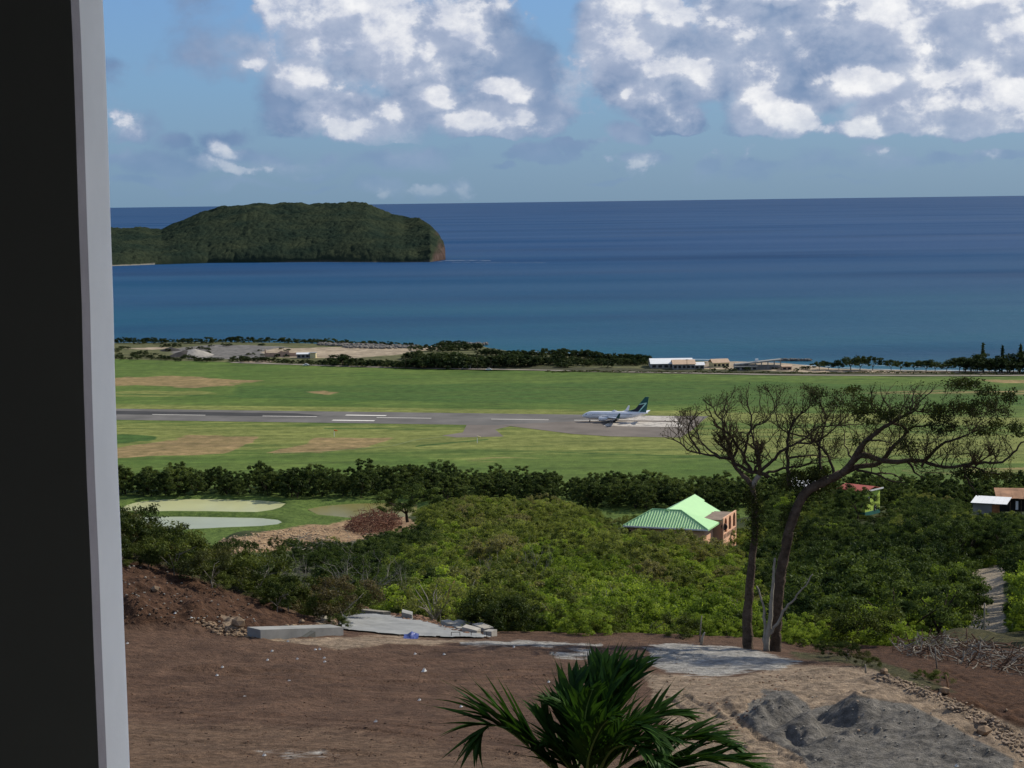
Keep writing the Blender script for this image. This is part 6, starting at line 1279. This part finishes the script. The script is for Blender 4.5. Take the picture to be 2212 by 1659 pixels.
rockfield('plot_clods', 'dark clods of turned earth lying on the brown plot', region_fn([(262,1395),(1480,1398),(1420,1520),(1500,1655),(262,1655)], -.01), 420, .03, .10, M['clod'], 18)
rockfield('sand_clods', 'brown clods along the wheel tracks on the sandy ground', region_fn([(1400,1460),(1560,1470),(1700,1440),(1860,1450),(1700,1490),(1600,1560),(1640,1655),(1440,1655)], -.01), 200, .02, .09, M['brickrub'], 19)
# one by one: larger rocks
for i, (x, y, s_, m_, lb) in enumerate([(700, 1341, .32, 'greyrock', 'round pale grey boulder above the retaining wall'), (652, 1345, .2, 'tanrock', 'tan stone above the retaining wall'), (514, 1350, .42, 'tanrock', 'large ochre rock sticking out of the left bank foot'), (716, 1352, .4, 'tanrock', 'ochre rock at the right end of the retaining wall'),
        (576, 1204, .22, 'greyrock', 'pale stone among the shrubs on the bank'), (335, 1275, .25, 'tanrock', 'ochre stone standing on the left bank'), (2125, 1585, .3, 'tanrock', 'tan stone on the lower spoil edge'), (1910, 1455, .22, 'tanrock', 'light stone at the top of the spoil edge'), (2040, 1497, .28, 'tanrock', 'knobbly tan stone beside the leaning stake')]):
    p = hit(x, y, 55); o = link('boulder', rockmesh('boulder', s_, 40 + i), M[m_]); o.location = (p[0], p[1], p[2] + s_ * .3); o.rotation_euler = (.2, .1, i); tag(o, lb, 'boulder')
# white scraps lying on the earth
SCR = [(274.8,1388,'white scrap on the brown plot close to the window frame'),(413.6,1334,'triangular white scrap on the dark left bank'),(378,1326,'small pale scrap high on the dark left bank'),(450,1353,'cream scrap at the foot of the left bank'),(622,1384,'white scrap just below the left half of the retaining wall'),(587.7,1405,'white scrap below the left end of the retaining wall'),(577.6,1425,'small white scrap below and left of the bigger one under the wall'),(642,1421.6,'faint scrap right of the two below the wall'),
       (681.4,1402,'upright white scrap, left one of a close pair'),(690.3,1401,'small white scrap, right one of a close pair'),(700.4,1419.4,'white scrap directly above another one'),(701.5,1428.3,'white scrap directly below another one'),(480.5,1439.5,'white scrap in the middle of the brown plot, upper of two'),(469,1457,'white scrap in the middle of the brown plot, lower of two'),(625,1468.5,'flat whitish scrap left of the plot centre'),(528.5,1501.5,'lone round white scrap on the lower left of the plot'),(571,1631.4,'white scrap near the bottom edge of the plot'),
       (896.7,1411,'cream scrap in front of the blue tarpaulin'),(959.6,1412,'tiny white scrap right of the cream one'),(916,1448,'largest white scrap, pentagon shaped, in the middle of the plot'),(905.6,1511,'flat white scrap left of the palm'),(996.5,1525.4,'small white scrap just left of the palm leaves'),(811,1557.8,'winged white scrap in the lower middle of the plot'),(1185,1471.5,'white scrap behind the top of the palm'),(1110,1396,'faint upright scrap near the far plot edge'),(1830.8,1412.5,'tiny white scrap on the brown slope right of the tall trees'),(2066,1654,'white scrap at the bottom of the grey spoil')]
M['scrap'] = mat('white_plastic', (.72, .71, .66), .7, .3, 3, None, var=.06)
for i, (x, y, lb) in enumerate(SCR):
    p = hit(x, y + 3, 55); rn = random.Random(i); w_ = .085 if i != 19 else .15; h_ = .11 if i != 19 else .2; mb = MB(); top = Vector((rn.uniform(-.02, .03), .03, h_)); a = rn.uniform(-.4, .4)
    B_ = [Vector((-w_, 0, 0)), Vector((0, -w_ * .6, .012)), Vector((w_, 0, .02)), Vector((w_ * .3, w_ * .8, .01)), Vector((-w_ * .6, w_ * .7, .0))]
    if i in (15, 14): top.z *= .5
    for k in range(5): mb.face([B_[k], B_[(k + 1) % 5], top + (Vector((.03, 0, -.03)) if k % 2 else Vector())])
    mb.face(B_[::-1]); o = mb.build('plastic_scrap', M['scrap']); o.location = (p[0], p[1], p[2]); o.rotation_euler = (0, 0, a); tag(o, lb, 'scrap', 'white scraps on the brown plot')
# blue tarpaulin, barrier frames
p = Vector(hit(888, 1379)); e = tag(empty('tarpaulin', tuple(p)), 'crumpled blue tarpaulin on the ground at the near edge of the concrete road', 'tarpaulin')
n = 16; xs = np.linspace(-1, 1, n); X, Y = np.meshgrid(xs * .42, xs * .55, indexing='ij'); Zz = .10 + .22 * np.clip(fbm(X * 3, Y * 2, 1, 3, 99), -.3, 1) * (1 - np.abs(X / .6)) + Y * .06; idx = np.arange(n * n).reshape(n, n)
link('sheet', mesh_np('sheet', np.stack([X, Y, Zz], -1).reshape(-1, 3), np.stack([idx[:-1, :-1], idx[1:, :-1], idx[1:, 1:], idx[:-1, 1:]], -1).reshape(-1, 4), False), mat('blue_sheet', (.03, .05, .20), .5, .4, 3, None), e)
for x, lb in ((1058 - 16, None),): pass
for (x, w_, lb) in ((975, .5, 'small dark barrier frame at the near edge of the road, left one'), (1018, .9, 'small dark barrier frame at the near edge of the road, right one')):
    p = Vector(hit(x, 1377)); e = tag(empty('barrier', tuple(p)), lb, 'barrier')
    for q in (0, w_): mb = MB(); mb.tube([(q, 0, -.1), (q, 0, .3)], .02, 5); mb.build('leg', M['barkdark'], e)
    mb = MB(); mb.tube([(0, 0, .3), (w_, 0, .3)], .018, 5); mb.build('rail', M['barkdark'], e)
# brushwood piles
def brush(name, label, poly, n, hmax, l0, l1, r0, r1, m_, seed, dmin=60):
    rn = random.Random(seed); mb = MB(); xs = [p[0] for p in poly]; ys = [p[1] for p in poly]; k = 0
    while k < n:
        x, y = rn.uniform(min(xs), max(xs)), rn.uniform(min(ys), max(ys)); s_ = float(sdf(np.array([x]), np.array([y]), poly)[0])
        if s_ < 0: continue
        k += 1; p = Vector(hit(x, y, dmin)); p.z += rn.uniform(0, hmax) * min(1, s_ / 12); L = rn.uniform(l0, l1); d_ = Vector((rn.gauss(0, 1), rn.gauss(0, .7), rn.gauss(0, .45))).normalized(); q = p - d_ * L / 2; pts = [q]
        for _ in range(3): d_ = (d_ + Vector((rn.gauss(0, .25), rn.gauss(0, .25), rn.gauss(0, .2)))).normalized(); q = q + d_ * L / 3; pts.append(q)
        r = rn.uniform(r0, r1); mb.tube(pts, [r, r * .9, r * .7, r * .4], 5, cap=False, mi=0 if name == 'root_heap' else rn.randrange(2))
    o = mb.build(name, [m_, M['barkpale']], None); tag(o, label, 'brushwood', kind='stuff'); return o
for f_ in (1,):
    M['deadwood'] = mat('dead_wood', (.12, .075, .05), .95, .1, 2, None, var=.4)
brush('brushwood_pile', 'long heap of uprooted brown roots and branches at the right edge of the plot', [(1925,1404),(1950,1386),(2010,1384),(2060,1382),(2120,1396),(2180,1412),(2235,1424),(2235,1462),(2150,1452),(2080,1440),(2000,1424),(1940,1415)], 520, .75, .5, 1.9, .012, .05, M['deadwood'], 21)
brush('root_heap', 'reddish heap of dry roots and cut branches below the umbrella shaped tree', [(745,1142),(770,1118),(800,1108),(850,1112),(870,1130),(850,1152),(780,1158)], 900, 2.6, 1, 3.6, .03, .10, mat('red_deadwood', (.17, .085, .055), .95, .1, .5, None, var=.45), 22, 150)
rockfield('scree', 'bright tan quarry rubble on the slope left of the root heap', region_fn([(455,1182),(480,1162),(560,1150),(620,1140),(700,1135),(740,1140),(700,1165),(560,1192),(480,1200)]), 600, .08, .4, mat('quarry_stone', (.36, .26, .16), .9, .1, .5, None, var=.35), 23)
brush('dead_scrub', 'grey tangle of bare stems in the gully behind the road', [(600,1200),(650,1170),(760,1180),(860,1170),(900,1230),(860,1290),(760,1270),(660,1250)], 420, 3.2, 1.2, 3.6, .02, .05, M['barkpale'], 24, 112)
for q, (x, y) in enumerate([(1790, 1420), (1830, 1428), (1862, 1440), (1885, 1446), (1990, 1470), (2030, 1480), (1770, 1408), (1730, 1398)]):
    p = hit(x, y, 60); K_scrub.put('edge_bush', (p[0], p[1], p[2] - .1), random.uniform(.2, .42), 'small dark bush on the brown slope right of the tall bare trees', 'bush', 'small bushes on the right hand brown slope')

# ------------------------------------------------------------------ palm
def palm():
    Qx = lambda X, Y: (932.6 + .3472 * X, 1371.5 + .3472 * Y)
    D0 = 20.; root = Vector(at(*Qx(1000, 960), D0)); gz = Z1(root.x, root.y); e = tag(empty('palm', (root.x, root.y, gz)), 'young green coconut palm below the window in the foreground', 'palm tree'); O = Vector((root.x, root.y, gz))
    M['palm'] = leafmat('palm_leaf', (.009, .030, .009), (.044, .096, .016), None, .22, 3.); M['palmstem'] = mat('palm_rachis', (.13, .20, .04), .5, .3, 3, None)
    mb = MB(); mb.tube([(0, 0, -.3), (.02, 0, (root.z - gz) * .5), (0, 0, root.z - gz)], [.16, .13, .11], 12, jit=.1); mb.build('trunk', M['bark'], e)
    lm = []
    for v in range(7):
        rn = random.Random(v); n = 6; V = []; Fc = []; bend = rn.uniform(.0, .28); tw = rn.uniform(-.3, .3)
        for i in range(n + 1):
            t = i / n; w = .052 * (math.sin(math.pi * min(1, t * 1.15 + .12)) ** .7 if t < .98 else 0.02); w = max(w, .002); z = -bend * t * t; x = t * (1 - .12 * bend); a = tw * t
            V += [(x, -w, z + w * .35 - w * a), (x, 0, z), (x, w, z + w * .35 + w * a)]
        for i in range(n): b = i * 3; Fc += [(b, b + 1, b + 4, b + 3), (b + 1, b + 2, b + 5, b + 4)]
        me = bpy.data.meshes.new('leaflet'); me.from_pydata(V, [], Fc); me.polygons.foreach_set('use_smooth', [True] * len(Fc)); me.update(); at_ = me.attributes.new('tone', 'FLOAT', 'POINT'); at_.data.foreach_set('value', [rn.uniform(.1, .8)] * len(V)); me.materials.append(M['palm']); lm.append(me)
    FR = [([(1000,960),(780,860),(620,710),(490,600),(390,540),(320,560),(300,650)], -.3, 410, 17), ([(1000,960),(900,820),(860,640),(870,430),(910,250)], .5, 250, 13), ([(1000,960),(1000,760),(1020,540),(1050,330),(1060,180)], .6, 270, 14), ([(1000,960),(1060,740),(1130,500),(1220,310),(1310,180)], .45, 260, 13), ([(1000,960),(1030,700),(1080,450),(1140,250),(1180,170)], .2, 250, 12), ([(1000,960),(930,760),(880,600),(800,480),(740,420)], .4, 230, 11), ([(1000,960),(1080,820),(1180,720),(1330,650),(1480,640)], -.3, 230, 12), ([(1000,960),(880,860),(800,760),(740,700),(700,690)], -.2, 200, 10), ([(1000,960),(960,820),(1000,680),(1060,560),(1130,500)], -.9, 210, 12), ([(1000,960),(1150,880),(1330,850),(1520,860),(1700,930)], -.6, 220, 13),
          ([(1000,960),(1120,740),(1260,600),(1410,500),(1560,500)], .3, 280, 14), ([(1000,960),(1180,800),(1400,690),(1640,640),(1880,690)], 0., 280, 15), ([(1000,960),(1250,870),(1500,800),(1780,770),(2060,830)], -.4, 270, 15), ([(1000,960),(960,780),(930,620),(860,480),(800,420)], .2, 230, 12),
          ([(1000,960),(1090,740),(1170,600),(1300,560),(1440,690)], -.8, 200, 13), ([(1000,960),(1060,800),(1130,690),(1260,680),(1430,800)], -1., 190, 12), ([(1000,960),(840,820),(760,700),(710,590),(690,500)], .25, 220, 12), ([(1000,960),(980,760),(950,600),(960,450),(1000,340)], -.6, 210, 11)]
    cnt = 0; nlf = 0; RV = []; RF = []
    for fi, (pts_, dd, LL, k) in enumerate(FR):
        rn = random.Random(60 + fi); X = np.array(pts_, float); L = np.concatenate([[0], np.cumsum(np.hypot(*np.diff(X, axis=0).T))]); tt = np.linspace(0, 1, 16); xs = np.interp(tt * L[-1], L, X[:, 0]); ys = np.interp(tt * L[-1], L, X[:, 1])
        for _ in range(2): xs[1:-1] = (xs[:-2] + xs[1:-1] * 2 + xs[2:]) / 4; ys[1:-1] = (ys[:-2] + ys[1:-1] * 2 + ys[2:]) / 4
        P = [Vector(at(*Qx(x, y), D0 + dd * t)) - O for t, x, y in zip(tt, xs, ys)]
        mb = MB(); mb.tube(P, [.020 * (1 - .8 * t) for t in tt], 6); fr = mb.build('frond', M['palmstem'], e, smooth=True)
        for i in range(int(k * 1.7) * 2):
            s_ = 1 if i % 2 else -1; t = .22 + .78 * (i // 2 + rn.uniform(0, .8)) / int(k * 1.7); t = min(t, .995); q = t * 15; j = min(int(q), 14); p = P[j].lerp(P[j + 1], q - j); T = (P[j + 1] - P[j]).normalized()
            out = Vector((0, 0, 1)) - T * T.z; out = (out.normalized() if out.length > .25 else Vector((0, -1, 0))); S = T.cross(out).normalized()
            if abs(S.y) > .8: pass
            rise = .35 if t < .85 else .1
            d_ = (T * (1.0 + .5 * t) + S * s_ * .62 + out * rise * 1.3 + Vector((rn.gauss(0, .12), rn.gauss(0, .12), rn.gauss(0, .10)))).normalized()
            Lf = LL * 1.12 * .3472 * D0 / F * (.55 + .75 * math.sin(math.pi * min(1, t * .85 + .08))) * rn.uniform(.85, 1.12) * (1. if t < .9 else .75)
            up_ = (out - d_ * out.dot(d_)).normalized(); side = up_.cross(d_).normalized(); Mx = Matrix((d_, side, up_)).transposed().to_4x4()
            mm = Matrix.Translation(p) @ Mx @ Matrix.Diagonal((Lf, .72 * rn.uniform(.8, 1.2), .5 + Lf, 1)); l_ = lm[rn.randrange(7)]; cnt += 1
            if i < 50 and nlf < 298: o = link('leaflet', l_, None, fr); o.matrix_local = mm; nlf += 1
            else:
                b = len(RV); RV.extend([tuple(mm @ v.co) for v in l_.vertices]); RF.extend([tuple(b + q_ for q_ in f_.vertices) for f_ in l_.polygons])
    me = bpy.data.meshes.new('leaflets'); me.from_pydata(RV, [], RF); me.update(); at_ = me.attributes.new('tone', 'FLOAT', 'POINT'); at_.data.foreach_set('value', [random.uniform(.1, .8)] * len(RV)); o = link('leaflets', me, M['palm'], e); o['kind'] = 'stuff'
    print('leaflets', cnt)
palm()

# ------------------------------------------------------------------ the window the picture is taken through
def window_wall():
    zc = CAMH; e = tag(empty('window_wall', (0, 0, zc - 1.5)), 'dark inner wall with a pale grey plastered window reveal at the left edge of the picture', 'wall')
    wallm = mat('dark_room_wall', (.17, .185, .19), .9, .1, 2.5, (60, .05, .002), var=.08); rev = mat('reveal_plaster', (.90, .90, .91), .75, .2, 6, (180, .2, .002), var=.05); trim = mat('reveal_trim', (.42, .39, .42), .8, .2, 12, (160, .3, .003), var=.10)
    z0, z1 = -.6, 3.2
    def vs(name, pts_, m_):
        mb = MB(); n = 40; w = lambda z, q: .0008 * math.sin(z * 9) + .0004 * math.sin(z * 23 + 1)
        for k in range(n + 1):
            z = z0 + (z1 - z0) * k / n; mb.v += [(p[0] + w(z, 0), p[1], z) for p in pts_]
        q = len(pts_)
        for k in range(n):
            for i_ in range(q - 1): mb.f.append((k * q + i_, k * q + i_ + 1, (k + 1) * q + i_ + 1, (k + 1) * q + i_)); mb.mi.append(0)
        return mb.build(name, m_, e, smooth=name == 'reveal')
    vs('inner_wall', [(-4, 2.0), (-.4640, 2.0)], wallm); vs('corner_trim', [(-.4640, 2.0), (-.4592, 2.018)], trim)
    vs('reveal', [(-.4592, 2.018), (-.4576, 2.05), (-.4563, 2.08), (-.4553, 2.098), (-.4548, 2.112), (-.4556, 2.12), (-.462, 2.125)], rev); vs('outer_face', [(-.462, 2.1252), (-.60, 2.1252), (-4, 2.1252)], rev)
    tile = mat('floor_tile', (.66, .64, .60), .5, .3, 2, None, var=.05); room = mat('room_paint', (.16, .16, .16), .9, .1, 2, None, var=.05)
    for nm, c_, d_ in (('ceiling', (0, .2, 2.75), (8.2, 3.7, .1)), ('floor', (0, .2, -.05), (8.2, 3.7, .1)), ('back_wall', (0, -1.6, 1.35), (8.2, .1, 2.7)), ('side_wall', (-4.05, .2, 1.35), (.1, 3.5, 2.7)), ('side_wall', (4.05, .2, 1.35), (.1, 3.5, 2.7)), ('lintel', (1.6, 2.06, 2.55), (4.9, .12, .3)), ('parapet', (1.6, 2.06, .12), (4.1, .12, .2)), ('sun_shade_slab', (1.5, 3.05, 2.95), (3.4, 1.8, .12)), ('balcony', (1.6, 3.35, -.06), (9, 2.4, .12))):  # the overhang is unseen, added and sized to keep sun off the reveal
        mb = MB(); mb.box(c_, d_); mb.build(nm, tile if nm == 'floor' else room if nm not in ('sun_shade_slab', 'balcony') else M['white'], e)  # the balcony slab is unseen, added in white to bounce sun onto the reveal
window_wall()

# ------------------------------------------------------------------ surf
def surf(pts, w, seed, nm='surf'):
    m_ = bpy.data.materials.get('sea_foam') or mat('sea_foam', (.62, .68, .70), .8, .2, .2, None, var=.1); P = [ong(*p, -1.5) for p in pts]; mb = MB(); rn = random.Random(seed); Q = []
    for a, b in zip(P[:-1], P[1:]):
        k = max(2, int(np.linalg.norm(b - a) / 9)); Q += [a + (b - a) * i / k for i in range(k)]
    Q.append(P[-1]); ws = [max(0.15, w * (.5 + .9 * rn.random()) * (rn.random() > .12)) for _ in Q]
    for i in range(len(Q) - 1):
        a, b = Q[i], Q[i + 1]; z = -1.5 + .002 * (i % 2); mb.face([(a[0], a[1] - ws[i], z), (b[0], b[1] - ws[i + 1], z), (b[0], b[1] + ws[i + 1] * .6, z), (a[0], a[1] + ws[i] * .6, z)])
    tag(mb.build(nm, m_), kind='structure')
surf([(1700, 786), (1760, 790), (1840, 795), (1950, 799), (2260, 801)], 1.3, 1); surf([(1760, 784), (1850, 788), (2000, 793), (2260, 795)], .5, 2); surf([(1150, 759), (1250, 764), (1400, 774), (1560, 777)], 1.2, 3)
surf([(945, 566), (962, 563), (1000, 562.5), (1060, 563)], 3, 4); surf([(975, 566.5), (1080, 567.5), (1180, 567)], 1.2, 5); surf([(560, 568.5), (700, 566.6), (930, 566.6)], .7, 6)
